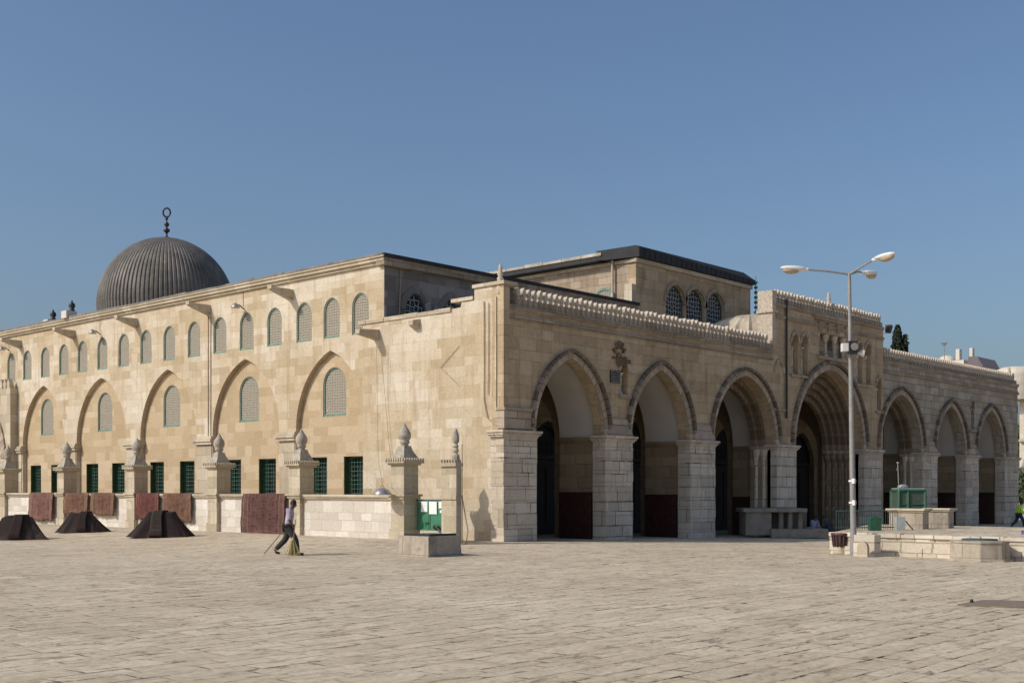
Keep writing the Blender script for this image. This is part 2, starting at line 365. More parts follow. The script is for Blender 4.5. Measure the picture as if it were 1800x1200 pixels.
# rugs
def rugmat(name, base, alt, line, sc=1.0, plainish=False):
    """woven rug: border bands, medallion field, dust; uv runs 0..1 across and down the rug"""
    m, nt, b = newmat(name); L = nt.links.new
    uv = N(nt, 'ShaderNodeUVMap'); sep = N(nt, 'ShaderNodeSeparateXYZ'); L(uv.outputs[0], sep.inputs[0])
    def edge(x, k): return math_(nt, 'MULTIPLY', math_(nt, 'MINIMUM', x, math_(nt, 'SUBTRACT', 1.0, x)), k)
    e = math_(nt, 'MINIMUM', edge(sep.outputs[0], 1.0), edge(sep.outputs[1], 2.0))
    bd = ramp(nt, e, [(0, base), (.03, line), (.05, alt), (.11, alt), (.13, line), (.145, base), (.2, alt), (.22, base)]); bd.node.color_ramp.interpolation = 'CONSTANT'
    mp = N(nt, 'ShaderNodeMapping'); mp.inputs['Scale'].default_value = (7*sc, 12*sc, 1); L(uv.outputs[0], mp.inputs[0])
    v = N(nt, 'ShaderNodeTexVoronoi', feature='F1', distance='MANHATTAN', Scale=1.0, Randomness=.55); L(mp.outputs[0], v.inputs['Vector'])
    fld = ramp(nt, v.outputs['Distance'], [(.0, line), (.16, alt), (.3, base), (.55, base), (.62, alt)])
    c = mixc(nt, .55, bd, fld) if not plainish else mixc(nt, .3, bd, fld)
    n = N(nt, 'ShaderNodeTexNoise', Scale=5.0, Detail=9.0, Roughness=.75); L(uv.outputs[0], n.inputs['Vector'])
    c = mixc(nt, .85, c, ramp(nt, n.outputs[0], [(.3, (.5, .5, .5)), (.7, (1.45, 1.4, 1.35))]), 'MULTIPLY')
    L(c, b.inputs['Base Color']); b.inputs['Roughness'].default_value = .95
    bp = N(nt, 'ShaderNodeBump', Strength=.5, Distance=.02); L(n.outputs[0], bp.inputs['Height']); L(bp.outputs[0], b.inputs['Normal'])
    return m
RUG = [rugmat('maroon_rug', (.07, .018, .016), (.12, .04, .03), (.28, .17, .12)),
       rugmat('brown_rug', (.085, .036, .022), (.15, .08, .05), (.30, .21, .15)),
       rugmat('dusty_red_rug', (.11, .045, .036), (.17, .09, .07), (.26, .18, .14)),
       rugmat('dark_striped_rug', (.055, .018, .016), (.12, .06, .05), (.24, .16, .13), 1.8),
       rugmat('black_red_rug', (.012, .007, .007), (.03, .008, .009), (.035, .018, .016), .7, True),
       rugmat('brown_black_rug', (.018, .012, .010), (.045, .028, .022), (.06, .042, .033), .7, True)]

# paving
m, nt, b = newmat('worn_paving_slabs'); L = nt.links.new
tc = N(nt, 'ShaderNodeTexCoord'); sep = N(nt, 'ShaderNodeSeparateXYZ'); L(tc.outputs['Object'], sep.inputs[0])
x, y = sep.outputs[0], sep.outputs[1]
ny = N(nt, 'ShaderNodeTexNoise', noise_dimensions='1D', Scale=.9, Detail=1.0); L(y, ny.inputs['W'])
y2 = math_(nt, 'ADD', y, math_(nt, 'MULTIPLY', ny.outputs[0], .8))
rw = math_(nt, 'FLOOR', math_(nt, 'DIVIDE', y2, .40))
cb = N(nt, 'ShaderNodeCombineXYZ'); L(math_(nt, 'MULTIPLY', x, .35), cb.inputs[0]); L(math_(nt, 'MULTIPLY', rw, 5.3), cb.inputs[1])
nx = N(nt, 'ShaderNodeTexNoise', Scale=1.0, Detail=1.0); L(cb.outputs[0], nx.inputs['Vector'])
x2 = math_(nt, 'ADD', x, math_(nt, 'MULTIPLY', nx.outputs[0], 1.4))
c2 = N(nt, 'ShaderNodeCombineXYZ'); L(x2, c2.inputs[0]); L(y2, c2.inputs[1])
nd = N(nt, 'ShaderNodeTexNoise', Scale=3.6, Detail=6.0, Roughness=.65); L(tc.outputs['Object'], nd.inputs['Vector'])
vm = N(nt, 'ShaderNodeVectorMath', operation='MULTIPLY_ADD'); L(nd.outputs['Color'], vm.inputs[0]); vm.inputs[1].default_value = (.05, .07, 0); L(c2.outputs[0], vm.inputs[2])
def pbrick(w, h, ms):
    n = N(nt, 'ShaderNodeTexBrick', Scale=1.0, offset=.47, offset_frequency=2)
    n.inputs['Brick Width'].default_value = w; n.inputs['Row Height'].default_value = h; n.inputs['Mortar Size'].default_value = ms; n.inputs['Mortar Smooth'].default_value = .4
    n.inputs['Color1'].default_value = (0, 0, 0, 1); n.inputs['Color2'].default_value = (1, 1, 1, 1); n.inputs['Mortar'].default_value = (.5, .5, .5, 1)
    L(vm.outputs[0], n.inputs['Vector']); return n
bb = pbrick(1.05, .40, .026)
tone = ramp(nt, bb.outputs['Color'], [(0, (.61, .515, .375)), (.5, (.66, .56, .415)), (1, (.72, .615, .465))])
nl = N(nt, 'ShaderNodeTexNoise', Scale=.16, Detail=6.0, Roughness=.65); L(tc.outputs['Object'], nl.inputs['Vector'])
c = mixc(nt, .9, tone, ramp(nt, nl.outputs[0], [(.3, (.86, .83, .80)), (.7, (1.06, 1.06, 1.05))]), 'MULTIPLY')
ng = N(nt, 'ShaderNodeTexNoise', Scale=8.0, Detail=10.0, Roughness=.8); L(tc.outputs['Object'], ng.inputs['Vector'])
c = mixc(nt, 1.0, c, ramp(nt, ng.outputs[0], [(.3, (.58, .55, .50)), (.46, (.92, .91, .89)), (.6, (1.05, 1.05, 1.04)), (.72, (1.25, 1.23, 1.2))]), 'MULTIPLY')
nst = N(nt, 'ShaderNodeTexNoise', Scale=.45, Detail=8.0, Roughness=.75, Distortion=.8); L(tc.outputs['Object'], nst.inputs['Vector'])
c = mixc(nt, ramp(nt, nst.outputs[0], [(.5, (0, 0, 0)), (.68, (.5, .5, .5))]), c, (.36, .28, .195))
# worn hollows and chips, drawn out along the courses
mpd = N(nt, 'ShaderNodeMapping'); mpd.inputs['Scale'].default_value = (.8, 1.9, 1); L(tc.outputs['Object'], mpd.inputs[0])
nh = N(nt, 'ShaderNodeTexNoise', Scale=2.1, Detail=7.0, Roughness=.72, Distortion=.5); L(mpd.outputs[0], nh.inputs['Vector'])
c = mixc(nt, ramp(nt, nh.outputs[0], [(.555, (0, 0, 0)), (.64, (.72, .72, .72))]), c, (.20, .15, .10))
c = mixc(nt, ramp(nt, nh.outputs[0], [(.30, (.5, .5, .5)), (.42, (0, 0, 0))]), c, (.66, .59, .49))
nm = N(nt, 'ShaderNodeTexNoise', Scale=1.3, Detail=6.0, Roughness=.7); L(tc.outputs['Object'], nm.inputs['Vector'])
jm = ramp(nt, nm.outputs[0], [(.44, (0.12, .12, .12)), (.58, (1, 1, 1))])
jn = N(nt, 'ShaderNodeTexNoise', Scale=4.5, Detail=4.0, Roughness=.7); L(tc.outputs['Object'], jn.inputs['Vector'])
jm = math_(nt, 'MULTIPLY', jm, ramp(nt, jn.outputs[0], [(.46, (.12, .12, .12)), (.54, (1, 1, 1))]))
c = mixc(nt, math_(nt, 'MULTIPLY', bb.outputs['Fac'], jm), c, (.06, .042, .025))
npit = N(nt, 'ShaderNodeTexVoronoi', feature='F1', Scale=1.7); L(vm.outputs[0], npit.inputs['Vector'])
pit = ramp(nt, npit.outputs['Distance'], [(.05, (1, 1, 1)), (.13, (0, 0, 0))])
c = mixc(nt, math_(nt, 'MULTIPLY', pit, ramp(nt, nm.outputs[0], [(.4, (.2, .2, .2)), (.6, (.9, .9, .9))])), c, (.12, .09, .06))
L(c, b.inputs['Base Color']); b.inputs['Roughness'].default_value = .8; b.inputs['Specular IOR Level'].default_value = .25
h = math_(nt, 'SUBTRACT', math_(nt, 'MULTIPLY', ng.outputs[0], .5), math_(nt, 'MULTIPLY', bb.outputs['Fac'], .8))
h = math_(nt, 'ADD', h, math_(nt, 'MULTIPLY', bb.outputs['Color'], .3))
h = math_(nt, 'SUBTRACT', h, math_(nt, 'MULTIPLY', nh.outputs[0], 1.6))
bp = N(nt, 'ShaderNodeBump', Strength=.7, Distance=.06); L(h, bp.inputs['Height']); L(bp.outputs[0], b.inputs['Normal'])
M['ground'] = m

# ------------------------------------------------------------------ ground
xs = [-3000, -800, -200, -90] + [-60+2*i for i in range(66)] + [90, 140, 300, 1000, 3000]
ys = [-3000, -800, -200, -80] + [-44+2*i for i in range(56)] + [90, 160, 400, 1000, 3000]
g = MB(); vs = [(x, y, gz(x, y)) for y in ys for x in xs]; nxs = len(xs)
g.add(vs, [(j*nxs+i, j*nxs+i+1, (j+1)*nxs+i+1, (j+1)*nxs+i) for j in range(len(ys)-1) for i in range(nxs-1)], 0, True)
o = g.build('paved_ground', M['ground'], recalc=False); tag(o, 'worn pale limestone paving of the esplanade', None, kind='structure')

# ------------------------------------------------------------------ shapes
def arch(ac, hw, zs, za, n=14):
    h = max(za-zs, hw*1.001); R = (hw*hw+h*h)/(2*hw)
    t = math.atan2(h, R-hw) if R > hw else PI/2
    right = [(ac+hw-R+R*math.cos(t*i/n), zs+R*math.sin(t*i/n)) for i in range(n+1)]
    left = [(2*ac-a, z) for a, z in reversed(right[:-1])]
    return right+left            # right springing -> apex -> left springing
def opening(ac, hw, zb, zs, za, n=14): return [(ac+hw, zb)]+arch(ac, hw, zs, za, n)+[(ac-hw, zb)]
def rect(a0, a1, z0, z1): return [(a0, z0), (a1, z0), (a1, z1), (a0, z1)]

mosque = empty('mosque', (0, 0, 0), 'large cream limestone mosque with pointed arch porch, rows of lattice windows and grey ribbed dome', 'mosque')

# ---- east wall of the prayer hall -------------------------------------------------
XE = 0.35; REC = 0.25
TOPZ = 11.62
def EY(px, X=XE): return onE(px, 800, X)[0]
def EZ(px, py, X=XE): return onE(px, py, X)[1]
# upper window row (pixel centre, half width in m)
topw = [633.5, 583, 534.5, 482.5, 433.5, 386.5, 341, 297.5, 256.5, 217.5, 180, 145, 112, 79.5, 48, 20]
topY = [EY(p) for p in topw]
step = (topY[-1]-topY[-4])/3
topY += [topY[-1]+step*(i+1) for i in range(8)]
bay_px = [(588, 520), (438, 373.5), (302, 246.5), (184.5, 134.5), (83, 40)]
bays = [(EY(c, XE+REC), abs(EY(l)-EY(c, XE+REC))) for c, l in bay_px]
holes = [opening(y, .56, 8.66, 9.85, 10.45, 8) for y in topY]
SPR = 4.62
apexpx = [(585, 615), (435, 630), (301, 648), (181, 663), (80, 677)]
recs = []
for (c, hw), (ax, ay) in zip(bays, apexpx):
    za = EZ(ax, ay); recs.append((c, hw, za)); holes.append(opening(c, hw, .05, SPR, za, 18))
w = MB(); w.plate(rect(7.23, 76, -.6, TOPZ), holes, XE, XE+REC, 'E')
w.build('east_wall', M['east'], mosque)
# backing wall inside the recesses, with the deep-set lower windows
h2 = []; lowwin = []; archwin = []
archw = [(588, 18), (438, 15.3), (302, 13), (184.5, 11.3), (83.3, 9.5)]
for (c, hw, za), (px, hwp) in zip(recs, archw):
    hwm = abs(EY(px-hwp, XE+REC)-EY(px+hwp, XE+REC))/2
    z0 = 5.22; z1 = 7.35
    archwin.append((c, .80, z0, 6.6, 7.4)); h2.append(opening(c, .80, z0, 6.6, 7.4, 8))
rectpx = [(607, 637), (546, 570.5), (455, 485), (397, 422), (316, 342), (264, 288), (197, 219), (152, 172.5), (93, 106), (54, 72)]
for a, bpx in rectpx:
    y0, y1 = EY(bpx, XE+REC), EY(a, XE+REC); c = (y0+y1)/2
    lowwin.append((c, .68)); h2.append(rect(c-.68, c+.68, 1.35, 3.42))
w = MB(); w.plate(rect(7.27, 76, -.6, 8.55), h2, XE+REC+.001, XE+REC+.55, 'E', back=False)
w.build('recess_wall', M['recess'], mosque)
w = MB(); w.box(XE+REC+.56, XE+REC+.7, 7.3, 76, -.6, 11.6); w.build('window_backing', M['void'], mosque)
def lat_window(c, hw, z0, zs, za, X, plane='E', lat='lattice', frm='frame', inset=.10, bt=.06):
    f = MB()
    out = opening(c, hw+.03, z0-.03, zs, za+.03, 8); inn = opening(c, hw-bt, z0+bt*1.6, zs, za-bt, 8)
    f.plate(out, [inn], X+inset-.06, X+inset+.02, plane); fr = f.build('window', M[frm], mosque)
    l = MB(); l.plate(opening(c, hw-bt+.01, z0+bt, zs, za-bt+.01, 8), [], X+inset-.01, X+inset+.04, plane); l.build('lattice', M[lat], fr)
for y in topY: lat_window(y, .56, 8.66, 9.85, 10.45, XE)
for c, hw, z0, zs, za in archwin: lat_window(c, hw, z0, zs, za, XE+REC)
for c, hw in lowwin:
    X = XE+REC+.30
    f = MB(); f.plate(rect(c-hw-.01, c+hw+.01, 1.34, 3.43), [rect(c-hw+.05, c+hw-.05, 1.41, 3.36)], X-.04, X+.04, 'E'); fr = f.build('barred_window', M['grille'], mosque)
    gm = MB(); n = 9
    for i in range(1, n+1): z = 1.41+1.95*i/(n+1); gm.box(X-.02, X+.012, c-hw+.03, c+hw-.03, z-.010, z+.010)
    for i in range(1, 7): y = c-hw+2*hw*i/7; gm.box(X-.012, X+.02, y-.009, y+.009, 1.4, 3.37)
    gm.build('grille', M['grille'], fr)
    w = MB(); w.box(XE+REC+.02, X-.05, c+hw-.03, c+hw-.004, 1.36, 3.41); w.build('shutter', M['shutter'], fr)
# east wall cornice, roof edge
w = MB(); w.box(XE-.22, XE+.5, 7.0, 76, TOPZ-.02, TOPZ+.12); w.box(XE-.12, XE+.5, 7.1, 76, TOPZ-.14, TOPZ-.02); w.box(XE-.28, XE+.5, 6.95, 76, TOPZ+.12, TOPZ+.2)
w.build('cornice', M['coping'], mosque)
w = MB()
for i in range(60):
    y = 7+i*1.15; w.box(XE-.3, XE+1.1+random.random()*.2, y, y+1.13, TOPZ+.2, TOPZ+.27+random.random()*.05)
w.build('roof_edge', M['roofgrey'], mosque)
# imposts between the recesses
imp = [(recs[i][0]+recs[i][1]+recs[i+1][0]-recs[i+1][1])/2 for i in range(4)] + [recs[4][0]+recs[4][1]+.55]
for k, y in enumerate(imp):
    hwp = max(.35, (recs[min(k+1, 4)][0]-recs[min(k+1, 4)][1]-recs[k][0]-recs[k][1])/2) if k < 4 else .5
    w = MB()
    for dz, pr in ((0, .16), (.14, .22), (.28, .14)): w.box(XE-pr, XE+REC-.02, y-hwp-pr*.6, y+hwp+pr*.6, SPR-.42+dz, SPR-.42+dz+.13)
    w.build('impost', M['coping'], mosque)
    w = MB(); w.box(XE-.04, XE+.1, y-hwp+.05, y+hwp-.05, -.3, SPR-.43); w.build('pilaster', M['coping'], mosque)
# spouts: stone gutters on brackets
spo = [(512, 503), (367, 531), (240, 555), (130, 574), (36, 593)]
for px, py in spo + [(-40, 610)]:
    y = EY(px); z = 11.0
    w = MB(); w.add([(XE, y-.17, z+.12), (XE, y+.17, z+.12), (XE-1.15, y+.13, z+.12), (XE-1.15, y-.13, z+.12),
                     (XE, y-.15, z-.38), (XE, y+.15, z-.38), (XE-1.15, y+.1, z-.02), (XE-1.15, y-.1, z-.02)],
                    [(0,1,2,3),(4,5,6,7),(0,1,5,4),(1,2,6,5),(2,3,7,6),(3,0,4,7)])
    w.box(XE-1.22, XE-1.12, y-.15, y+.15, z+.02, z+.2)
    w.build('spout', M['coping'], mosque)
for px in (428, 176, 16):
    y = EY(px)
    w = MB(); w.tube([(XE+.05, y, 10.62), (XE-.25, y, 10.8), (XE-.42, y, 10.78)], .03); w.build('lamp_bracket', M['iron'], mosque)
    w = MB(); w.lathe([(.02, .12), (.1, .08), (.2, -.06), (.22, -.12), (.2, -.13), (.02, -.1)], (XE-.45, y, 10.76), 14); w.build('wall_lamp', M['metal'], mosque)
    w = MB(); w.tube([(XE-.01, y, 10.75), (XE-.01, y, TOPZ-.1)], .012); w.build('cable', M['cable'], mosque)
for px, y0, y1 in ((366.5, 640, 790), (371, 640, 770)):
    y = EY(px); w = MB(); w.tube([(XE-.03, y, EZ(px, y1)), (XE-.03, y, 10.6)], .022); w.build('rain_pipe', M['coping'], mosque)

# ---- north wall of the aisle, aisle roof ---------------------------------------
YN = 7.2
nw = [(730.5, 713, 748, 516), (792, 778, 807, 526)]
holes = []; nwin = []
for c, a, bpx, top in nw:
    x0 = onF(a, 560, YN)[0]; x1 = onF(bpx, 560, YN)[0]; cc = (x0+x1)/2; hw = (x1-x0)/2; za = onF(c, top, YN)[1]
    nwin.append((cc, hw, 8.2, za-.75, za)); holes.append(opening(cc, hw, 8.2, za-.75, za, 8))
for i in range(3):
    cc = nwin[1][0]+(nwin[1][0]-nwin[0][0])*(i+1); nwin.append((cc, nwin[0][1], 8.2, nwin[0][3], nwin[0][4])); holes.append(opening(cc, nwin[0][1], 8.2, nwin[0][3], nwin[0][4], 8))
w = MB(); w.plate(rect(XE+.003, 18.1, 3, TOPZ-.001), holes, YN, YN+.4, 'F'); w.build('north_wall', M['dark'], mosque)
w = MB(); w.box(XE+REC, 18, YN+.41, YN+.6, 3, TOPZ-.05); w.build('window_backing', M['void'], mosque)
for c, hw, z0, zs, za in nwin:
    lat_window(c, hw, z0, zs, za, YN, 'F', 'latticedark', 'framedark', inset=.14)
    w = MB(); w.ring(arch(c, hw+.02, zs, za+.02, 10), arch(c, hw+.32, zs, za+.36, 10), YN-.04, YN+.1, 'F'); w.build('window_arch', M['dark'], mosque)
w = MB(); w.box(XE-.2, 18.05, YN-.22, YN+.3, TOPZ-.2, TOPZ+.12); w.build('cornice', M['trim'], mosque)
w = MB(); w.box(XE-.26, 18.1, YN-.3, YN+.8, TOPZ+.12, TOPZ+.27); w.build('roof_edge', M['black'], mosque)
w = MB(); w.box(XE+.4, 18.1, YN+.3, 76, TOPZ-.1, TOPZ+.1); w.build('aisle_roof', M['roofgrey'], mosque)
w = MB(); w.tube([(1.1, YN-.06, 8.5), (1.25, YN-.06, 11.4)], .03); w.build('rain_pipe', M['cable'], mosque)

# ---- nave clerestory -------------------------------------------------------------
XN0, XN1, ZN = 18.1, 29.75, 14.3
nz = [(1187, 502), (1222, 509), (1257, 515)]
cwin = []
for px, top in nz:
    c, za = onF(px, top, YN); cwin.append((c, .93, 9.2, za-1.0, za))
w = MB(); w.plate(rect(XN0, XN1, 5, ZN), [opening(c, hw, z0, zs, za, 9) for c, hw, z0, zs, za in cwin], YN-.02, YN+.45, 'F')
w.build('clerestory_front', M['front'], mosque)
w = MB(); w.box(XN0+.2, XN1-.2, YN+.5, YN+.6, 8, ZN-.1); w.build('window_backing', M['void'], mosque)
for c, hw, z0, zs, za in cwin:
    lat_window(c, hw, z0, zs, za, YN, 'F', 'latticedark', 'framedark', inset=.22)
    w = MB(); w.ring(arch(c, hw+.02, zs, za+.02, 10), arch(c, hw+.22, zs, za+.26, 10), YN-.1, YN+.1, 'F'); w.build('window_arch', M['trim'], mosque)
w = MB(); w.box(XN0+.003, XN0+.5, YN+.45, 66, 10, ZN); w.build('clerestory_side', M['trim'], mosque)
w = MB(); w.box(XN0-.1, XN1+.05, YN-.14, YN+.3, ZN-.22, ZN); w.box(XN0-.12, XN0+.3, YN-.1, 66, ZN-.2, ZN-.02); w.build('clerestory_cornice', M['coping'], mosque)
w = MB(); w.box(XN0-.3, XN1+.05, YN-.14, YN-.02, 10.35, 10.5); w.build('string_course', M['trim'], mosque)
w = MB(); fp = [(XN0-.7, 9.3), (XN0-.12, YN-.3), (XN1+.12, YN-.3), (XN1+.12, 9.3)]
w.add([(x, y, ZN+.03) for x, y in fp]+[(XN0-.7, 9.3, ZN+.5), (XN0-.12, YN-.3, ZN+.6), (XN1+.12, YN-.3, ZN+.30), (XN1+.12, 9.3, ZN+.5)]+[(XN0-.5, 9.3, ZN+.6), (XN0+.2, YN+.1, ZN+.74), (XN1-.6, YN+.1, ZN+.74), (XN1-.6, 9.3, ZN+.6)],
      [(0, 1, 2, 3), (0, 1, 5, 4), (1, 2, 6, 5), (2, 3, 7, 6), (3, 0, 4, 7), (4, 5, 9, 8), (5, 6, 10, 9), (6, 7, 11, 10), (7, 4, 8, 11), (8, 9, 10, 11)])
for i in range(23): x = XN0-.1+i*.5; w.box(x, x+.03, YN-.33, YN-.301, ZN+.05, ZN+.55-.012*i)
w.build('roof_eave', M['black'], mosque)
w = MB()
for i in range(40):
    y = 9.0+i*1.4; w.box(XN0-.7, XN0-.1, y, y+1.36, ZN+.28, ZN+.42+random.random()*.07)
w.plate([(XN0-.1, ZN+.3), (XN1+.7, ZN+.3), (XN1-1, ZN+.7), (XN0+1, ZN+.7), (XN0-.1, ZN+.45)], [], 9.01, 66, 'F')
w.build('nave_roof', M['roofpale'], mosque)
w = MB(); w.box(XN0-.65, XN0-.05, 9.05, 66, ZN+.03, ZN+.27); w.build('eave_soffit', M['black'], mosque)
for i in range(8):    # side windows of the nave seen over the aisle roof
    y = YN+2.1+i*4.2
    f = MB(); f.plate(opening(y, .85, 11.2, 12.1, 12.95, 8), [opening(y, .72, 11.25, 12.1, 12.8, 8)], XN0-.06, XN0+.02, 'E'); fr = f.build('window', M['frame'], mosque)
    l = MB(); l.plate(opening(y, .73, 11.24, 12.1, 12.81, 8), [], XN0-.02, XN0+.01, 'E'); l.build('lattice', M['lattice'], fr)
w = MB(); w.box(XN0-.35, XN0, YN-.02, YN+.5, 11.4, 12.9); w.build('corner_pier', M['coping'], mosque)
w = MB(); w.tube([(XN0-.2, YN+1.4, 12.0), (XN0-.2, YN+1.4, ZN+.1)], .07); w.build('rain_pipe', M['coping'], mosque)
w = MB(); w.box(XN0-2.2, XN0-.9, YN+1.5, YN+3, TOPZ, TOPZ+.75); w.build('roof_box', M['roofpale'], mosque)
# rest of nave and west aisle, behind
w = MB(); w.box(XN0+.6, XN1, YN+.7, 66, 5, ZN-.02); w.build('nave_core', M['front'], mosque)
w = MB(); w.box(XN1+.02, 54, YN+.1, 76, 0, 8.8); w.build('west_aisle', M['west'], mosque)

# ---- dome --------------------------------------------------------------------------
DC = P(293, 600, 111); R = 6.3; DZ = 19.2
NR = 96
prof = [(R*.97, DZ-3.0), (R*.985, DZ-1.5), (R, DZ)]
for i in range(1, 27):
    t = PI/2*i/26; prof.append((R*math.cos(t)**1.02, DZ+R*1.03*math.sin(t)**1.02))
prof[-1] = (.05, DZ+R*1.04)
w = MB(); w.lathe(prof, (DC.x, DC.y, 0), NR*4, smooth=False, rib=lambda k: (1.0 if k % 4 else .984))
dome = w.build('dome', M['lead'], mosque)
w = MB(); w.lathe([(R*.98, 11), (R*.98, DZ-3.2), (R*1.03, DZ-3.1), (R*1.03, DZ-2.9)], (DC.x, DC.y, 0), 48); w.build('dome_drum', M['front'], mosque)
zt = DZ+R*1.04
w = MB(); w.lathe([(.55, 0), (.35, .12), (.1, .22), (.08, .5), (.12, .55), (.3, .72), (.3, .86), (.1, 1.02), (.08, 1.1), (.22, 1.25), (.24, 1.42), (.07, 1.6), (.06, 1.75), (.15, 1.86), (.15, 1.95), (.05, 2.05), (.05, 2.15)], (DC.x, DC.y, zt-.12), 14)
for i in range(28):
    pass
ringpts = [Vector((DC.x, DC.y, zt+2.36))+RT*(.34*math.sin(a))+UP*(-.42*math.cos(a)) for a in [2*PI*i/28 for i in range(29)]]
w.tube(ringpts, [.085-.04*abs(math.cos(PI*i/28))**.5*0+(.0) for i in range(29)], 8)
w.build('finial', M['iron'], dome)

# small turrets and boxes on the aisle roof
for px, py, tt in ((92, 561, 71.5), (125, 555, 68)):
    p = P(px, py, tt); z = TOPZ+.22
    w = MB(); w.box(p.x-.45, p.x+.2, p.y-.3, p.y+.3, z, z+.42); q = w.build('roof_vent', M['plaster'], mosque)
    w = MB(); w.lathe([(.15, 0), (.17, .1), (.11, .16), (.19, .32), (.16, .46), (.06, .54), (.03, .66), (.01, .68)], (p.x+.05, p.y, z+.42), 12); w.build('vent_cowl', M['iron'], q)
p = P(596, 455, 53.2)
w = MB(); w.box(p.x-.15, p.x+.15, p.y-.15, p.y+.15, TOPZ+.2, TOPZ+.58); w.box(p.x+.16, p.x+.34, p.y-.12, p.y+.12, TOPZ+.2, TOPZ+.42); w.build('roof_box', M['iron'], mosque)

# ---- porch: corner wing wall (east) ---------------------------------------------
w = MB()
yend = onE(638, 800, 0)[0]
w.plate([(0.602, -.6), (yend, -.6), (yend, 8.98), (2.85, 8.98), (2.85, 9.08), (2.3, 9.1), (2.25, 9.3), (1.55, 9.3), (1.55, 9.75), (0.602, 9.75)], [], 0, .33, 'E')
w.build('porch_east_wall', M['east'], mosque)
w = MB(); w.box(.335, 1.6, .95, 7.15, -.6, 8.9); w.build('porch_corner_core', M['inner'], mosque)
w = MB()
y = 1.6
while y < yend+.1:
    l = .7+random.random()*.6; zz = 9.32 if y < 2.2 else 8.98
    w.box(-.07+random.random()*.03, .42, y, min(y+l-.02, yend+.25), zz+.001, zz+.13+random.random()*.04); y += l
w.box(-.08, .7, -.08, 1.6, 9.751, 9.88); w.build('parapet_coping', M['coping'], mosque)
# shallow pilaster strip, pipes, patches
w = MB(); w.box(-.05, .02, .35, .42, 5.0, 9.3); w.tube([(-.05, 1.0, 9.2), (-.05, 1.0, 5.4), (-.06, .8, 4.7), (-.07, .35, 4.45), (-.06, .0, 4.4)], .025)
w.tube([(-.05, .75, 9.1), (-.05, .78, 5.6)], .02); w.build('wall_cable', M['coping'], mosque)
sh = [onE(px, py, -.012) for px, py in ((835, 948), (833, 925), (835, 906), (843, 898), (849, 888), (850, 876), (856, 868), (862, 880), (864, 905), (872, 925), (878, 949))]
w = MB(); w.tube([(-.03, onE(775, 0, 0)[0], onE(775, 646, 0)[1]), (-.03, onE(808, 0, 0)[0], onE(808, 608, 0)[1])], .01)
w.tube([(-.03, onE(775, 0, 0)[0], onE(775, 646, 0)[1]), (-.03, onE(808, 0, 0)[0], onE(808, 678, 0)[1])], .01); w.build('wall_cable', M['cable'], mosque)
def spout(y, z, l, X=0.0):
    w = MB(); w.add([(X, y-.2, z+.12), (X, y+.2, z+.12), (X-l, y+.15, z+.05), (X-l, y-.15, z+.05),
                     (X, y-.17, z-.3), (X, y+.17, z-.3), (X-l, y+.12, z-.14), (X-l, y-.12, z-.14)],
                    [(0,1,2,3),(4,5,6,7),(0,1,5,4),(1,2,6,5),(2,3,7,6),(3,0,4,7)])
    w.build('spout', M['coping'], mosque)
spout(EY(662, 0), 8.55, 1.05); spout(EY(733, 0), 8.75, .35)

# ---- porch: north facade -----------------------------------------------------------
IMP = 4.19
def FX(px): return onF(px, 800)[0]
A = []   # centre, half width, apex z, hood apex z
for a, bpx, ia, ha in ((941, 1063, 629, 614), (1110, 1212, 650, 634), (1255, 1364, 660, 646), (1398, 1518, 650, 635), (1547.5, 1620, 693, 680), (1646, 1697, 714, 701), (1718.5, 1765, 721, 709)):
    x0, x1 = FX(a), FX(bpx); c = (x0+x1)/2; pc = 900+FPX*((Vector((c, 0, 0))-CAM).dot(RT))/((Vector((c, 0, 0))-CAM).dot(FW))
    A.append((c, (x1-x0)/2, onF(pc, ia)[1], onF(pc, ha)[1]))
XT0, XT1, XW = FX(1358), FX(1552.5), FX(1789)
ZL = 9.0
ZT = 11.38; ZR = 9.5
niches = []
def opn(i): c, hw, za, zh = A[i]; return opening(c, hw, -1.4, IMP, za, 18)
def nich(a, bpx, top, bot):
    x0, x1 = FX(a), FX(bpx); c = (x0+x1)/2; hw = (x1-x0)/2
    z0 = onF((a+bpx)/2, bot)[1]; z1 = onF((a+bpx)/2, top)[1]; niches.append((c, hw, z0, z1)); return opening(c, hw, z0, z1-hw*1.3, z1, 8)
pn = nich(1090, 1103, 638, 694)
tn = [nich(1391, 1403, 587, 658), nich(1408, 1420, 589, 660), nich(1505, 1516, 602, 674), nich(1520, 1531, 604, 676), nich(1362, 1376, 637, 718), nich(1540.5, 1549, 665, 722)]
cn = rect(FX(1439), FX(1489), onF(1463, 628)[1], onF(1463, 588)[1])
rn = nich(1705, 1713, 703, 755)
xm = FX(1361)
xm2 = FX(1549.8)
xs_ = A[2][0]+A[2][1]
left_ok = xs_ < XT0-.05
fac_split = XT0 if left_ok else xs_+.12
w = MB(); w.plate(rect(0.0, fac_split, -1.5, ZL), [opn(0), opn(1), opn(2), pn], .003, .6, 'F'); w.box(0.0, .34, .003, .6, ZL+.001, 9.75); w.build('facade_left_wing', M['front'], mosque)
w = MB()
w.plate([(fac_split+.002, -1.5), (XT1, -1.5), (XT1, ZT), (XT0, ZT), (XT0, ZL+.002), (fac_split+.002, ZL+.002)] if fac_split > XT0 else rect(fac_split+.002, XT1, -1.5, ZT),
        [opn(3)]+[q for q in tn if min(a for a, z in q) > fac_split+.05 and max(a for a, z in q) < XT1-.02]+[cn], .0, .6, 'F')
w.build('facade_portal', M['front'], mosque)
w = MB(); w.plate(rect(XT1+.002, XW, -1.5, ZR), [opn(4), opn(5), opn(6), rn], .003, .6, 'F'); w.build('facade_right_wing', M['west'], mosque)
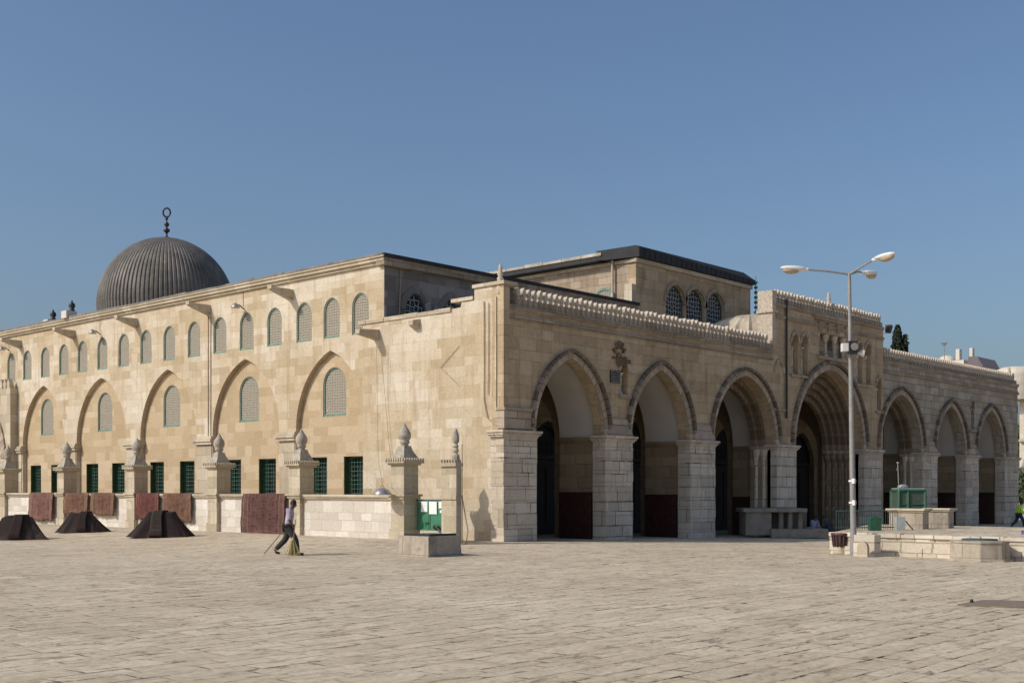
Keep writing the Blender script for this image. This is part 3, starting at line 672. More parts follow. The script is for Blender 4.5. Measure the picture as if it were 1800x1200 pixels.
for c, hw, z0, z1 in niches:
    if abs(c-(XT0+XT1)/2) > 0 :
        w = MB(); w.box(c-hw-.05, c+hw+.05, .35, .4, z0-.05, z1+.05); nb = w.build('niche', M['trim'], mosque)
        w = MB(); w.ring(arch(c, hw+.01, z1-hw*1.3, z1+.01, 8), arch(c, hw+.14, z1-hw*1.3, z1+.2, 8), -.07, .03, 'F'); w.build('niche_arch', M['vouss'], nb)
        w = MB(); w.lathe([(.10, 0), (.13, .05), (.07, .12), (.065, (z1-z0)*.6), (.12, (z1-z0)*.66), (.14, (z1-z0)*.7)], (c-hw*.15, .16, z0), 10); w.build('niche_column', M['pier'], nb)
        w = MB(); w.box(c-hw-.12, c+hw+.12, -.12, .3, z0-.14, z0-.001); w.build('niche_sill', M['vouss'], nb)
# portal niche with columns and plaques
x0, x1 = FX(1439), FX(1489); z0 = onF(1463, 628)[1]; z1 = onF(1463, 588)[1]
w = MB(); w.box(x0-.05, x1+.05, .42, .5, z0-.05, z1+.05); pnl = w.build('portal_panel', M['vouss'], mosque)
for k in range(4):
    x = x0+.12+(x1-x0-.24)*k/3
    w = MB(); w.lathe([(.14, 0), (.15, .08), (.08, .16), (.075, z1-z0-.5), (.1, z1-z0-.42), (.19, z1-z0-.15), (.2, z1-z0)], (x, .2, z0), 12); w.build('panel_column', M['pier'], pnl)
w = MB(); w.box(FX(1441), FX(1452), .39, .43, onF(1446, 612)[1], onF(1446, 592)[1]); w.build('stone_plaque', M['dark'], pnl)
w = MB(); w.box(FX(1463), FX(1473), .36, .43, onF(1468, 615)[1], onF(1468, 598)[1]); pq = w.build('inscription_plaque', M['iron'], pnl)
def scribble(x0, x1, z0, z1, Y, parent, rows=5):
    g = MB()
    for r in range(rows):
        z = z0+(z1-z0)*(r+.5)/rows; h = (z1-z0)/rows*.3; x = x0+.03
        while x < x1-.05:
            l = random.uniform(.03, .10); g.box(x, min(x+l, x1-.02), Y-.012, Y, z-h*.4, z-h*.1)
            if random.random() < .6: g.box(x+l*.6, x+l*.6+.015, Y-.011, Y, z-h*.1, z+h*random.uniform(.2, 1))
            x += l+.025
    g.build('carved_lettering', M['pier'], parent)
scribble(FX(1463), FX(1473), onF(1468, 615)[1], onF(1468, 598)[1], .359, pq)
w = MB()
for k, (pr, dz) in enumerate(((.05, .0), (.12, .12), (.2, .24))): w.box(x0-.35-pr, x1+.35+pr, -pr-.02, .02, z1+.55+dz, z1+.66+dz)
for k in range(4):
    x = x0+.12+(x1-x0-.24)*k/3; w.frus(x, -.0, z1+.02, z1+.54, .12, .05, .28, .16)
w.build('portal_hood', M['trim'], mosque)
w = MB(); w.box(x0-.2, x1+.2, -.14, .03, z0-.2, z0-.03); w.build('portal_ledge', M['vouss'], mosque)
# the carved medallion and plaque between the first two arches
w = MB(); w.box(FX(1072), FX(1089), -.04, .02, onF(1080, 673)[1], onF(1080, 651)[1]); pq = w.build('inscription_plaque', M['iron'], mosque)
scribble(FX(1072), FX(1089), onF(1080, 673)[1], onF(1080, 651)[1], -.041, pq)
w = MB(); cx, cz = onF(1087, 632)
w.plate([(cx+.19*math.cos(a), cz+.30*math.sin(a)) for a in [2*PI*i/12 for i in range(12)]], [], -.08, .02, 'F')
for a in range(-20, 201, 28):
    a_ = math.radians(a); c1, s1 = math.cos(a_)*.66, math.sin(a_); r0, r1, hw = .45, .72, .06
    w.plate([(cx+c1*r0-s1*hw*.6, cz+s1*r0*1.1+c1*hw*.6), (cx+c1*r1-s1*hw, cz+s1*r1*1.1+c1*hw), (cx+c1*r1+s1*hw, cz+s1*r1*1.1-c1*hw), (cx+c1*r0+s1*hw*.6, cz+s1*r0*1.1-c1*hw*.6)], [], -.12, .02, 'F')
w.box(FX(1086), FX(1105), -.12, .02, onF(1095, 638)[1]-.02, onF(1095, 638)[1]+.16)
w.build('carved_medallion', M['order'], mosque)
w = MB(); w.box(FX(1086), FX(1106), -.15, .3, onF(1095, 697)[1], onF(1095, 694)[1]-.14); w.build('niche_base', M['trim'], mosque)

# arch rings, hoods, reveals, vault tunnels
for i, (c, hw, za, zh) in enumerate(A):
    rg = max(.22, (zh-za)*.62); hd = max(.12, (zh-za)*.38)
    w = MB(); w.ring(arch(c, hw, IMP, za, 22), arch(c, hw+rg, IMP, za+rg*1.05, 22), -.035, .2, 'F'); w.build('arch_voussoirs', M['vouss'], mosque)
    w = MB(); w.ring(arch(c, hw+rg+.01, IMP+.2, za+rg*1.05+.01, 22), arch(c, hw+rg+hd, IMP+.2, za+rg*1.05+hd, 22), -.16, .1, 'F'); w.build('hood_mould', M['hood'], mosque)
    # inner order: narrower arch on columns (bays 3, 4, 5), stepping deeper in the portal
    if i in (2, 3, 4):
        orders = {2: 2, 3: 5, 4: 2}[i]
        stp = .27 if i == 3 else .24
        yb = .6; dp = .25 if i == 3 else .3
        for k in range(orders):
            a0 = hw-stp*k; a1 = hw-stp*(k+1)
            z0 = za-stp*k*1.15; z1_ = za-stp*(k+1)*1.15
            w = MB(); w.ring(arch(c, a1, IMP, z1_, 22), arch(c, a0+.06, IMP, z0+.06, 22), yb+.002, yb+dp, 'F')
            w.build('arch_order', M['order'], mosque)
            for s in (-1, 1):
                xj0, xj1 = c+s*(a1), c+s*(a0+.05)
                w = MB(); w.box(min(xj0, xj1), max(xj0, xj1), yb+.1, yb+dp, -1.4, IMP-.2); w.build('jamb', M['inner'], mosque)
                xc_ = c+s*(a1+.11)
                w = MB(); w.lathe([(.15, -.5), (.16, .15), (.11, .25), (.10, IMP-.75), (.13, IMP-.68), (.2, IMP-.35), (.22, IMP-.2)], (xc_, yb+.03, 0), 12); w.build('jamb_column', M['order'] if i == 3 else M['pier'], mosque)  # portal columns take the darker stone, with the shade in its colour
                w = MB(); w.box(min(xj0, xj1)-.06, max(xj0, xj1), yb-.10, yb+dp, IMP-.2, IMP-.02); w.build('jamb_capital', M['trim'], mosque)
            yb += dp
# deep tunnels with plastered vaults
TD = 2.58
w = MB()
xa, xb = .34, XW-.1
hol = []
for i, (c, hw, za, zh) in enumerate(A):
    e = .10 if i in (2, 3, 4) else .14
    hol.append(opening(c, hw+e, -1.4, IMP, min(za+e*1.2, 8.2), 18))
w.plate(rect(1.62, xb, -1.5, 8.6), hol, .62, TD, 'F', mf=0, side=lambda p, q: 1 if (p[1] >= IMP-.01 and q[1] >= IMP-.01 and p[1] < 8.3) else 0)
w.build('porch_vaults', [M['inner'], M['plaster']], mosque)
for i in range(7):
    c, hw, za, zh = A[i]
    if i in (3,): continue
    for s in (-1, 1):
        x = c+s*(hw+.14)
        w = MB(); w.box(min(x, x-s*.09), max(x, x-s*.09), .9 if i in (2, 4) else .55, TD-.02, IMP-.13, IMP+.0); w.build('vault_cornice', M['inner'], mosque)
# back hall
w = MB()
dh = [opening(c, min(hw*.62, 1.6), -.8, 3.5, 3.5+min(hw*.62, 1.6)*1.3, 12) for c, hw, za, zh in A]
w.plate(rect(1.62, xb, -1.5, 8.6), dh, 6.6, 7.1, 'F', back=False); w.build('porch_back_wall', M['inner'], mosque)
for c, hw, za, zh in A:
    q = min(hw*.62, 1.6)
    w = MB(); w.box(c-q-.1, c+q+.1, 6.95, 7.08, -.8, 3.35); dr = w.build('door', M['door'], mosque)
    for s in (-1, 1):
        w = MB(); w.box(c+s*q*.5-q*.36, c+s*q*.5+q*.36, 6.9, 6.96, .3, 3.0); w.build('door_leaf', M['door'], dr)
    w = MB(); w.plate(opening(c, q-.02, 3.45, 3.5, 3.5+q*1.28, 10), [opening(c, q-.16, 3.6, 3.7, 3.4+q*1.2, 10)], 6.86, 6.98, 'F')
    for k in range(1, 8): w.box(c-q+q*k/4-.02, c-q+q*k/4+.02, 6.9, 6.94, 3.5, 3.4+q*.75)
    for k in range(4): w.box(c-q*.9+.2*k, c+q*.9-.2*k, 6.91, 6.93, 3.65+k*.35, 3.69+k*.35)
    w.build('fanlight', M['iron'], mosque)
    w = MB(); w.plate(opening(c, q+.05, 3.4, 3.5, 3.5+q*1.3+.05, 10), [], 7.0, 7.09, 'F'); w.build('fanlight_glass', M['void'], mosque)
for i in range(6):
    xc_ = (A[i][0]+A[i][1]+A[i+1][0]-A[i+1][1])/2
    w = MB(); w.plate(rect(TD+.005, 6.595, -1.5, 8.6), [opening((TD+6.6)/2, 1.35, -1.4, IMP, 6.3, 12)], xc_-.35, xc_+.35, 'E'); w.build('transverse_arch', M['inner'], mosque)
w = MB(); w.box(.34, XW-.01, .61, 7.18, 8.61, 8.9); w.build('porch_roof', M['roofgrey'], mosque)
w = MB(); w.box(XW-.5, XW-.002, .61, 7.6, -1.5, 8.6); w.build('porch_west_wall', M['west'], mosque)

# piers: pale facing blocks, capitals
edges = [(.0, FX(941)), (FX(1063), FX(1110)), (FX(1212), FX(1255)), (FX(1364), FX(1398)), (FX(1518), FX(1547.5)), (FX(1620), FX(1646)), (FX(1697), FX(1718.5)), (FX(1765), XW)]
for k, (x0, x1) in enumerate(edges):
    e = .02
    w = MB()
    z = -1.4
    x0_ = x0-(.06 if k == 0 else e); rr = random.Random(k)
    while z < IMP-.2:
        h = rr.uniform(.38, .58); z2 = min(z+h, IMP-.16)
        x = x0_-rr.uniform(0, .02)
        while x < x1+e-.01:
            l = rr.uniform(.5, 1.0); x2 = min(x+l, x1+e)
            if x1+e-x2 < .3: x2 = x1+e+rr.uniform(-.015, .015)
            pr = .045+rr.uniform(0, .03)
            yb_ = .62 if k in (0, 1, 2, 5, 6, 7) else .3
            w.box(x+.006, x2-.006, -pr, yb_ if (x <= x0_+.03 or x2 >= x1+e-.03) else .1, z+.008, z2-.008); x = x2
        z = z2
    w.box(x0_+.02, x1-.01+e, -.03, .5, -1.4, IMP-.16, 1)
    w.build('pier', [M['pier'], M['trim']], mosque)
    w = MB()
    for pr, za_, zb_ in ((.10, IMP-.22, IMP-.14), (.17, IMP-.14, IMP-.05), (.22, IMP-.05, IMP+.04)):
        w.box((x0-.1 if k == 0 else x0)-pr*.8, x1+pr*.9, -pr, .66, za_, zb_)
    w.build('capital', M['pier'], mosque)
    if k in (1, 2, 5, 6):
        w = MB(); w.frus((x0+x1)/2, -.02, IMP+.05, IMP+.75, (x1-x0)*.42, .2, (x1-x0)*.30, .06); w.build('springer_block', M['vouss'], mosque)
    if k == 0:
        w = MB(); w.box(-.07, x1-.2, -.09, .3, IMP+.1, IMP+.78); w.box(-.10, x1-.15, -.14, .3, IMP+.78, IMP+.9); w.build('springer_block', M['vouss'], mosque)
# rough stones of the corner facing east
w = MB(); z = -1; rr = random.Random(3)
while z < 4.0:
    h = rr.uniform(.35, .55); w.box(-.065-rr.uniform(0, .02), .05, -.05-rr.uniform(0, .02), rr.uniform(.25, .6), z+.005, z+h-.005); z += h
w.build('corner_quoins', M['coping'], mosque)

# string courses, dentils, battlements
def mould(x0, x1, z, Y=0.0, mat='trim'):
    w = MB()
    for pr, a, b_ in ((.05, 0, .07), (.10, .07, .14), (.07, .14, .20)): w.box(x0, x1, Y-pr, Y+.02, z+a, z+b_)
    w.build('string_course', M[mat], mosque)
zc = onF(900, 535)[1]
mould(.35, XT0-.02, 8.82); mould(.35, XT0-.02, 8.45)
mould(XT0+.25, XT1-.02, 11.2); mould(XT0+.25, XT1-.02, 10.62)
mould(XT1+.05, XW+.05, 9.32); mould(XT1+.05, XW+.05, 8.75)
w = MB(); w.box(XT0-.07, XT0+.3, -.03, .8, ZL+.31, ZT+.62); w.box(XT0-.16, XT0+.36, -.12, .86, ZT-.5, ZT-.38); w.build('portal_side_pier', M['merlon'], mosque)
w = MB(); w.tube([(FX(1380), -.09, onF(1380, 735)[1]), (FX(1380), -.09, 11.7)], .055); w.build('rain_pipe', M['iron'], mosque)
def merlon_mesh(x, z, s, w):
    # lobed finial silhouette, solid stone
    pr = [(.055, 0), (.055, .06), (.035, .10), (.04, .13), (.085, .20), (.10, .27), (.085, .35), (.045, .41), (.0, .48)]
    pts = [(x+a, z+b_) for a, b_ in pr] + [(x-a, z+b_) for a, b_ in reversed(pr[:-1])]
    w.plate(pts, [], .06, .26, 'F')
def battle(x0, x1, z, name_parts, sp, mat='trim'):
    w = MB()
    w.box(x0, x1, .05, .5, z, z+.28)
    n = int((x1-x0)/sp)
    for i in range(n*1):
        x = x0+(i+.15)*sp; w.box(x, x+sp*.45, .0, .06, z+.02, z+.26)
    base = w.build('battlement', M[mat], mosque)
    first = None; rest = MB()
    for i in range(n):
        x = x0+(i+.5)*sp
        if i < name_parts:
            if first is None:
                a = MB(); merlon_mesh(0, 0, 1.0, a); first = a.build('merlon', M['merlon'], base); o = first
            else:
                o = first.copy(); COL.objects.link(o)
            o.location = (x, 0, z+.28); o.rotation_euler = (random.uniform(-.03, .03), random.uniform(-.05, .05), random.uniform(-.05, .05)); o.scale = (1, 1, random.uniform(.88, 1.04))
        else: merlon_mesh(x, z+.28, 1.0, rest)
    return base, rest
b0, r0 = battle(.75, XT0-.05, 9.02, 60, .325)
b1, r1 = battle(XT0+.3, XT1, ZT+.01, 37, .33)
b2, r2 = battle(XT1+.15, XW-.1, ZR+.01, 0, .34, 'west')
r2.v += []
rest = MB()
for r_ in (r0, r1, r2):
    if r_.v: rest.add(r_.v, r_.f)
ro = rest.build('merlons', M['merlon'], mosque); tag(ro, None, None, kind='stuff')
# corner turrets on the battlements
for x, z, mt in ((FX(889), 9.72, 'merlon'), (FX(1465), ZT+.5, 'merlon'), (FX(1781), ZR+.4, 'merlon')):
    w = MB(); w.lathe([(.15, -.3), (.15, .1), (.1, .14), (.13, .22), (.13, .3), (.08, .34), (.12, .44), (.11, .52), (.07, .58), (.09, .66), (.06, .76), (.02, .84)], (x, .28, z), 10)
    w.build('parapet_finial', M[mt], mosque)
# ribbed stone dome behind the portal
c_ = P(1318, 560, 67); w = MB()
w.lathe([(3.6*math.cos(PI/2*i/12), 8.9+3.0*math.sin(PI/2*i/12)) for i in range(13)], (c_.x, c_.y, 0), 96, rib=lambda k: 1.05 if k % 4 == 0 else .98, smooth=False); w.build('porch_dome', M['coping'], mosque)
# floodlight on the portal corner
fl = empty('floodlight', (XT1+.5, -.1, onF(1560, 580)[1]), 'dark floodlight bracketed off the right edge of the raised portal wall', 'floodlight')
z = fl.location.z
w = MB(); w.tube([(XT1-.1, -.0, z-.25), (XT1+.5, -.1, z-.2)], .03); w.build('bracket', M['lampwhite'], fl)
Mx = Matrix.Translation((XT1+.5, -.1, z+.05)) @ Matrix.Rotation(.25, 4, 'Y')
w = MB(); w.frus(0, 0, -.24, .22, .10, .14, .15, .18, M=Mx); w.build('housing', M['iron'], fl)
# green lamp string at the nave corner
w = MB(); xg, zg = onF(1321, 515, YN)
w.tube([(xg, YN-.3, zg+1.0), (xg, YN-.3, zg-1.2)], .02)
for i in range(7): w.ball((xg, YN-.3, zg+.6-i*.3), .12, .12, .1)
o = w.build('lamp_string', M['green']); tag(o, 'string of small green lamps hanging at the right corner of the clerestory', 'lamps')
for px, py in ((1049, 455),):
    p = P(px, py, 70); w = MB(); w.tube([(p.x, p.y, 14.6), (p.x, p.y, 16.2)], .02); w.build('lightning_rod', M['iron'], mosque)

# far-left side entrance on the east wall
px0 = EY(18, -.12)
w = MB(); w.plate(rect(px0, px0+9, -.4, 8.2), [opening(px0+3.6, 2.3, -.3, 3.9, 6.6, 14)], -.12, XE-.005, 'E'); ent = w.build('side_entrance', M['coping'], mosque)
for k in range(3):
    w = MB(); w.ring(arch(px0+3.6, 2.3+.28*k, 3.9, 6.6+.28*k, 16), arch(px0+3.6, 2.5+.28*k, 3.9, 6.8+.28*k, 16), -.18-.03*k, -.1, 'E'); w.build('entrance_moulding', M['vouss'], ent)
w = MB()
for i in range(18):
    y = px0+.3+i*.5; w.plate([(y-.16, 8.2), (y+.16, 8.2), (y+.2, 8.5), (y, 8.8), (y-.2, 8.5)], [], -.12, .12, 'E')
w.build('entrance_cresting', M['coping'], ent)

# ------------------------------------------------------------------ low wall with finialled pillars
FXX = -2.9
fw_ = empty('boundary_wall', (FXX, 2.4, .17), 'low whitewashed wall with finial topped stone pillars in front of the mosque', 'low wall')
pillars = []
corner_px = [710, 527, 381, 236, 112, 8]
for px in corner_px: pillars.append(onE(px, 900, FXX-.36)[0]+.36)
ps = pillars+[pillars[-1]+9.5, pillars[-1]+19]
wallpiece = []
for k in range(len(ps)-1):
    y0, y1 = ps[k]+.37, ps[k+1]-.37
    w = MB(); w.box(FXX-.18, FXX+.18, y0, y1, -.4, 1.60); w.box(FXX-.22, FXX+.2, y0, y1, -.4, .42+.05*k*0); w.build('wall_panel', M['whitewash'], fw_)
    w = MB(); w.box(FXX-.27, FXX+.27, y0, y1, 1.60, 1.67); w.box(FXX-.33, FXX+.33, y0, y1, 1.67, 1.77); w.build('coping', M['coping'], fw_)
def pillar(y, small=False, X=FXX, parent=fw_):
    a = .36 if not small else .24
    w = MB(); w.box(X-a, X+a, y-a, y+a, -.4, 2.88); w.box(X-a-.05, X+a+.05, y-a-.05, y+a+.05, -.4, .5)
    pl = w.build('pillar', M['post'], parent)
    w = MB()
    w.box(X-a-.06, X+a+.06, y-a-.06, y+a+.06, 1.62, 1.72); w.box(X-a-.12, X+a+.12, y-a-.12, y+a+.12, 1.72, 1.80); w.build('pillar_band', M['post'], pl)
    w = MB(); w.box(X-a-.08, X+a+.08, y-a-.08, y+a+.08, 2.881, 2.95); w.box(X-a-.16, X+a+.16, y-a-.16, y+a+.16, 2.95, 3.02)
    n = 8; e = a+.15
    for i in range(n):
        q = -e+2*e*(i+.5)/n
        for X_, Y_ in ((X+q, y-e), (X+q, y+e), (X-e, y+q), (X+e, y+q)): w.box(X_-.035, X_+.035, Y_-.035, Y_+.035, 3.02, 3.14)
    w.box(X-a-.08, X+a+.08, y-a-.08, y+a+.08, 3.02, 3.1)
    w.build('pillar_cornice', M['post'], pl)
    w = MB()
    if small:
        w.lathe([(.12, 3.1), (.17, 3.2), (.16, 3.32), (.1, 3.42), (.13, 3.5), (.09, 3.62), (.16, 3.7), (.14, 3.85), (.17, 3.95), (.13, 4.1), (.07, 4.25), (.0, 4.35)], (X, y, 0), 10, smooth=False)
    else:
        w.frus(X, y, 3.1, 3.42, a+.03, a+.03, a*.62, a*.62); w.frus(X, y, 3.42, 3.60, a*.62, a*.62, .17, .17)
        w.lathe([(.15, 3.58), (.15, 3.68), (.2, 3.72), (.2, 3.76), (.16, 3.78), (.22, 3.86), (.25, 3.98), (.23, 4.1), (.16, 4.22), (.08, 4.34), (.03, 4.44), (0, 4.47)], (X, y, 0), 14)
    w.build('pillar_finial', M['finial'], pl)
    return pl
for y in ps[:-1]: pillar(y)
def endpillar(X, y):
    a, b_ = .13, .38; w = MB(); w.box(X-a, X+a, y-b_, y+b_, -.2, 2.80); w.box(X-a-.05, X+a+.05, y-b_-.03, y+b_+.03, 1.62, 1.76); pl = w.build('pillar', M['post'], fw_)
    w = MB(); w.box(X-a-.08, X+a+.04, y-b_-.05, y+b_+.1, 2.801, 2.93)
    for i in range(6): q = y-b_+.02+i*.14; w.box(X-a-.05, X+a, q, q+.06, 2.93, 3.04)
    w.build('pillar_cornice', M['post'], pl)
    w = MB(); w.lathe([(.11, 2.93), (.15, 3.05), (.14, 3.2), (.07, 3.28), (.12, 3.36), (.08, 3.48), (.12, 3.52), (.07, 3.6), (.13, 3.7), (.13, 3.86), (.1, 4.0), (.06, 4.12), (0, 4.2)], (X, y-b_+.16, 0), 9, smooth=False); w.build('pillar_finial', M['finial'], pl)
# second row end: small pillar by the gate, at the wing wall
yb = onE(783, 0, -1.9)[0]
pb_y = onE(802, 900, -2.97)[0]+.38
endpillar(-2.84, pb_y)
w = MB(); w.tube([(-2.7, pb_y-.41, .1), (-2.7, pb_y-.41, 3.6)], .015); w.tube([(-2.7, pb_y-.41, 1.7), (-2.6, pb_y-.6, .5), (-2.6, pb_y-.5, 0)], .02); w.build('pillar_cable', M['cable'], fw_)

# green gate
ya, yb_ = onE(784, 900, -2.590)[0], onE(730, 900, -2.590)[0]
gate = empty('green_gate', (-2.590, (ya+yb_)/2, .1), 'small green metal double gate with white notices beside the end pillar', 'gate')
zt_ = onE(760, 879, -2.590)[1]; zb_ = onE(760, 932, -2.590)[1]
w = MB(); w.box(-2.620, -2.560, ya, yb_+.02, zt_-.04, zt_+.04); w.box(-2.620, -2.560, ya, ya+.05, 0, zt_-.04); w.build('gate_frame', M['framedark'], gate)
ym = (ya+yb_)/2+.05
for y0, y1 in ((ya+.06, ym-.01), (ym+.01, yb_+.02)):
    w = MB(); w.box(-2.610, -2.570, y0, y1, zb_, zt_-.05); w.box(-2.640, -2.610, y0, y0+.05, zb_, zt_-.05); w.box(-2.640, -2.610, y1-.05, y1, zb_, zt_-.05); w.box(-2.640, -2.610, y0+.05, y1-.05, zb_, zb_+.05); w.build('gate_leaf', M['green'], gate)
for a0, a1, t0, t1 in ((740, 751, 881, 899), (754, 767.5, 881, 903), (771, 782, 881, 893), (773, 780, 896, 901)):
    q1, q0 = onE(a0, 880, -2.65)[0], onE(a1, 880, -2.65)[0]; w = MB(); w.box(-2.648, -2.641, q0, q1, onE(a0, t1, -2.65)[1], onE(a0, t0, -2.65)[1]); w.build('notice', M['paper'], gate)
w = MB(); w.box(-2.690, -2.620, ym-.02, ym+.15, zt_-.85, zt_-.82); w.tube([(-2.660, ym+.15, zt_-.83), (-2.660, ym+.15, zt_-.95)], .012); w.build('bolt', M['iron'], gate)
w = MB(); w.ball((-2.700, ya+.42, zt_-.98), .05, .16, .1); w.tube([(-2.690, ya+.1, zt_-1.2), (-2.690, ya+.35, zt_-1.0), (-2.690, ya+.55, zt_-.95)], [.07, .05, .02]); w.build('chain_bundle', M['iron'], gate)

# hanging dish lamp on its cable
lp = P(672, 866, 43.3); dl = empty('hanging_lamp', lp, 'dull silver dish shaped lamp on a long cable resting on the low wall', 'lamp')
w = MB(); w.lathe([(.02, .26), (.12, .25), (.26, .17), (.34, .05), (.36, .0), (.33, .0), (.2, .12), (.02, .16)], (lp.x, lp.y, 1.78), 20); w.build('shade', M['metal'], dl)
sp_y = EY(662, 0)
top = Vector((-.1, sp_y+.1, 8.5)); b_ = Vector((lp.x, lp.y, 2.03))
def hang(a, b_, sag, n=10): return [a.lerp(b_, i/n)+Vector((0, 0, -sag*math.sin(PI*i/n))) for i in range(n+1)]
def eP(px, py, X): y_, z_ = onE(px, py, X); return Vector((X, y_, z_))
w = MB(); w.tube([eP(662, 606, -.5), eP(663, 700, -.8), eP(664, 770, -1.6), eP(666, 815, -2.3), b_+UP*.22, b_+UP*.12], .010, 5); w.tube([b_+UP*.12, b_+RT*.08], .012, 5); w.tube([b_+UP*.12, b_-RT*.08], .012, 5)
w.tube([eP(669, 606, -.3), eP(677, 700, -.12), eP(684, 780, -.1), eP(688, 815, -.1)], .009, 5)
w.build('cable', M['cable'], dl)

# ------------------------------------------------------------------ rugs over the low wall
def hrug(pa, pb, bot, mi, label, seed, over=.55):
    X = FXX-.34; y1 = onE(pa, 900, X)[0]; y0 = onE(pb, 900, X)[0]; zb = onE((pa+pb)/2, bot, X)[1]
    rr = random.Random(seed); n = 22; prof = []
    for i in range(5): prof.append((FXX+.36, 1.78-over*(1-i/4)))
    prof += [(FXX+.33, 1.79), (FXX, 1.80), (FXX-.33, 1.79), (FXX-.36, 1.74)]
    m_ = 10
    for i in range(1, m_+1): prof.append((FXX-.37, 1.74-(1.74-zb)*i/m_))
    L_ = [0]
    for i in range(1, len(prof)): L_.append(L_[-1]+math.dist(prof[i], prof[i-1]))
    vs = []; uvl = []
    for j in range(n+1):
        y = y0+(y1-y0)*j/n
        for i, (x, z) in enumerate(prof):
            d = max(0, L_[i]-L_[8])
            f = .075*math.sin(j*.9+seed+.5*math.sin(j*.37+seed))*min(1, d/1.2)+.035*math.sin(j*2.3+seed*2)*min(1, d/.6)
            vs.append((x-abs(f) if i > 8 else x, y+(.02*math.sin(i*1.3+seed)), z+(0 if i < 9 else .03*math.sin(j*.5+seed*3)*d)))
            uvl.append((j/n, L_[i]/L_[-1]))
    k = len(prof); fs = [(j*k+i, j*k+i+1, (j+1)*k+i+1, (j+1)*k+i) for j in range(n) for i in range(k-1)]
    w = MB(); w.add(vs, fs, 0, True, [[uvl[q] for q in f] for f in fs])
    o = w.build('hanging_rug', RUG[mi], recalc=False)
    so = o.modifiers.new('thick', 'SOLIDIFY'); so.thickness = .02; so.offset = 1
    tag(o, label, 'rug', 'rugs hung over the low wall')
hrug(427, 503, 942, 3, 'wide dark striped rug hung over the low wall behind the walking man', 1)
hrug(287, 337, 917, 1, 'brown rug draped over the wall above the right hand rug heap', 2)
hrug(239, 280, 912, 0, 'deep maroon rug hung over the wall just right of a pillar', 3)
hrug(160, 202, 905, 1, 'short brown patterned rug on the wall above the middle rug heap, right one of two', 4)
hrug(113, 156, 903, 1, 'brown rug covering the wall directly behind the middle rug heap, beside a pillar', 5)
hrug(52, 94, 914, 2, 'faded dusty red rug, leftmost rug on the low wall', 6)

# rug heaps on the ground
def heap(p0, p1, top, bot, mi, label, seed, back=0.0):
    c = gnd((p0+p1)/2, bot-3); t = (c-CAM).dot(FW); wd = (p1-p0)/FPX*t/2; h = (bot-top)/FPX*t
    o = empty('rug_heap', c, label, 'rugs', 'rugs draped in heaps on the paving')
    rr = random.Random(seed); n = 96; rows = 9; vs = []; uvl = []
    # cloth pulled over a box: a few hard folds fall from the top corners
    folds = [(rr.uniform(0, 2*PI), rr.uniform(.10, .22), rr.uniform(.12, .24)) for _ in range(8)]
    def fold(a, f):
        q = 0
        for fa, fwid, amp in folds:
            d = abs((a-fa+PI) % (2*PI)-PI); q += amp*max(0, 1-d/fwid)
        return 1+q*(1-f)-.05*f
    base = [1+rr.uniform(-.10, .10) for _ in range(8)]
    def bs(a):
        x = a/(2*PI)*8; i = int(x) % 8; g_ = x-int(x); return base[i]*(1-g_)+base[(i+1) % 8]*g_
    topx, topy = .46+rr.uniform(-.05, .05), .5
    for i in range(rows+1):
        f = i/rows
        for k in range(n):
            a = 2*PI*k/n
            sq = (abs(math.cos(a))**5+abs(math.sin(a))**5)**-.2
            r_ = sq*fold(a, f)*(bs(a)*(1-f)+f)
            ex = wd*(1-f)+wd*topx*f; ey = (wd*(1-f)+wd*topx*f)*.52
            sag = -.05*h*math.sin(PI*f)*(1 if math.sin(a*3+seed) > 0 else .3)
            z = h*f+sag+h*.05*f*math.sin(a*2+seed)
            vs.append(c+RT*(ex*r_*math.cos(a)*.9)+FW*(ey*r_*math.sin(a))+UP*max(z, .004)); uvl.append((.5+.5*math.cos(a)*(1-.5*f), .5+.5*math.sin(a)*(1-.5*f)))
    fs = [(i*n+k, i*n+(k+1) % n, (i+1)*n+(k+1) % n, (i+1)*n+k) for i in range(rows) for k in range(n)]
    w = MB(); w.add(vs, fs, 0, False, [[uvl[q] for q in f] for f in fs]); w.add(vs[rows*n:], [tuple(range(n))], 0, False)
    w.build('draped_rug', RUG[mi], o, recalc=True)
    # a second rug thrown across, following the slope
    vs = []; m2 = 14; uvl = []; xo = rr.uniform(-.25, .2)*wd; hwr = wd*.16
    for j in range(9):
        for i in range(m2+1):
            s_ = -1+2*i/m2; f = min(1, (1-abs(s_))*1.9)
            half = (wd*(1-f)+wd*topx*f)*.52*1.04
            yy = math.copysign(half, s_) if f < 1 else s_/(1-1/1.9)*half
            xx = xo+(-1+2*j/8)*hwr*(1.25-.35*f)+.03*math.sin(i*1.3+seed)
            vs.append(c+RT*xx+FW*yy*1.06+UP*(h*f+.045+.012*math.sin(j*2.1+i))); uvl.append((j/8, i/m2))
    fs = [(j*(m2+1)+i, j*(m2+1)+i+1, (j+1)*(m2+1)+i+1, (j+1)*(m2+1)+i) for j in range(8) for i in range(m2)]
    w = MB(); w.add(vs, fs, 0, True, [[uvl[q] for q in f] for f in fs]); q = w.build('top_rug', RUG[4 if mi == 5 else 5], o, recalc=False)
    so = q.modifiers.new('thick', 'SOLIDIFY'); so.thickness = .025
heap(226, 343, 903, 946, 4, 'black and dark red rug heap on the paving, nearest the walking man', 1)
heap(97, 187, 904, 938, 5, 'brown and black rug heap on the paving, the middle one of the row', 2)
heap(-24, 85, 910, 951, 5, 'large dark brown rug heap at the left edge, nearest the viewer', 4)
heap(-20, 50, 891, 915, 2, 'smaller dusty red rug heap partly hidden behind the front left heap', 3)

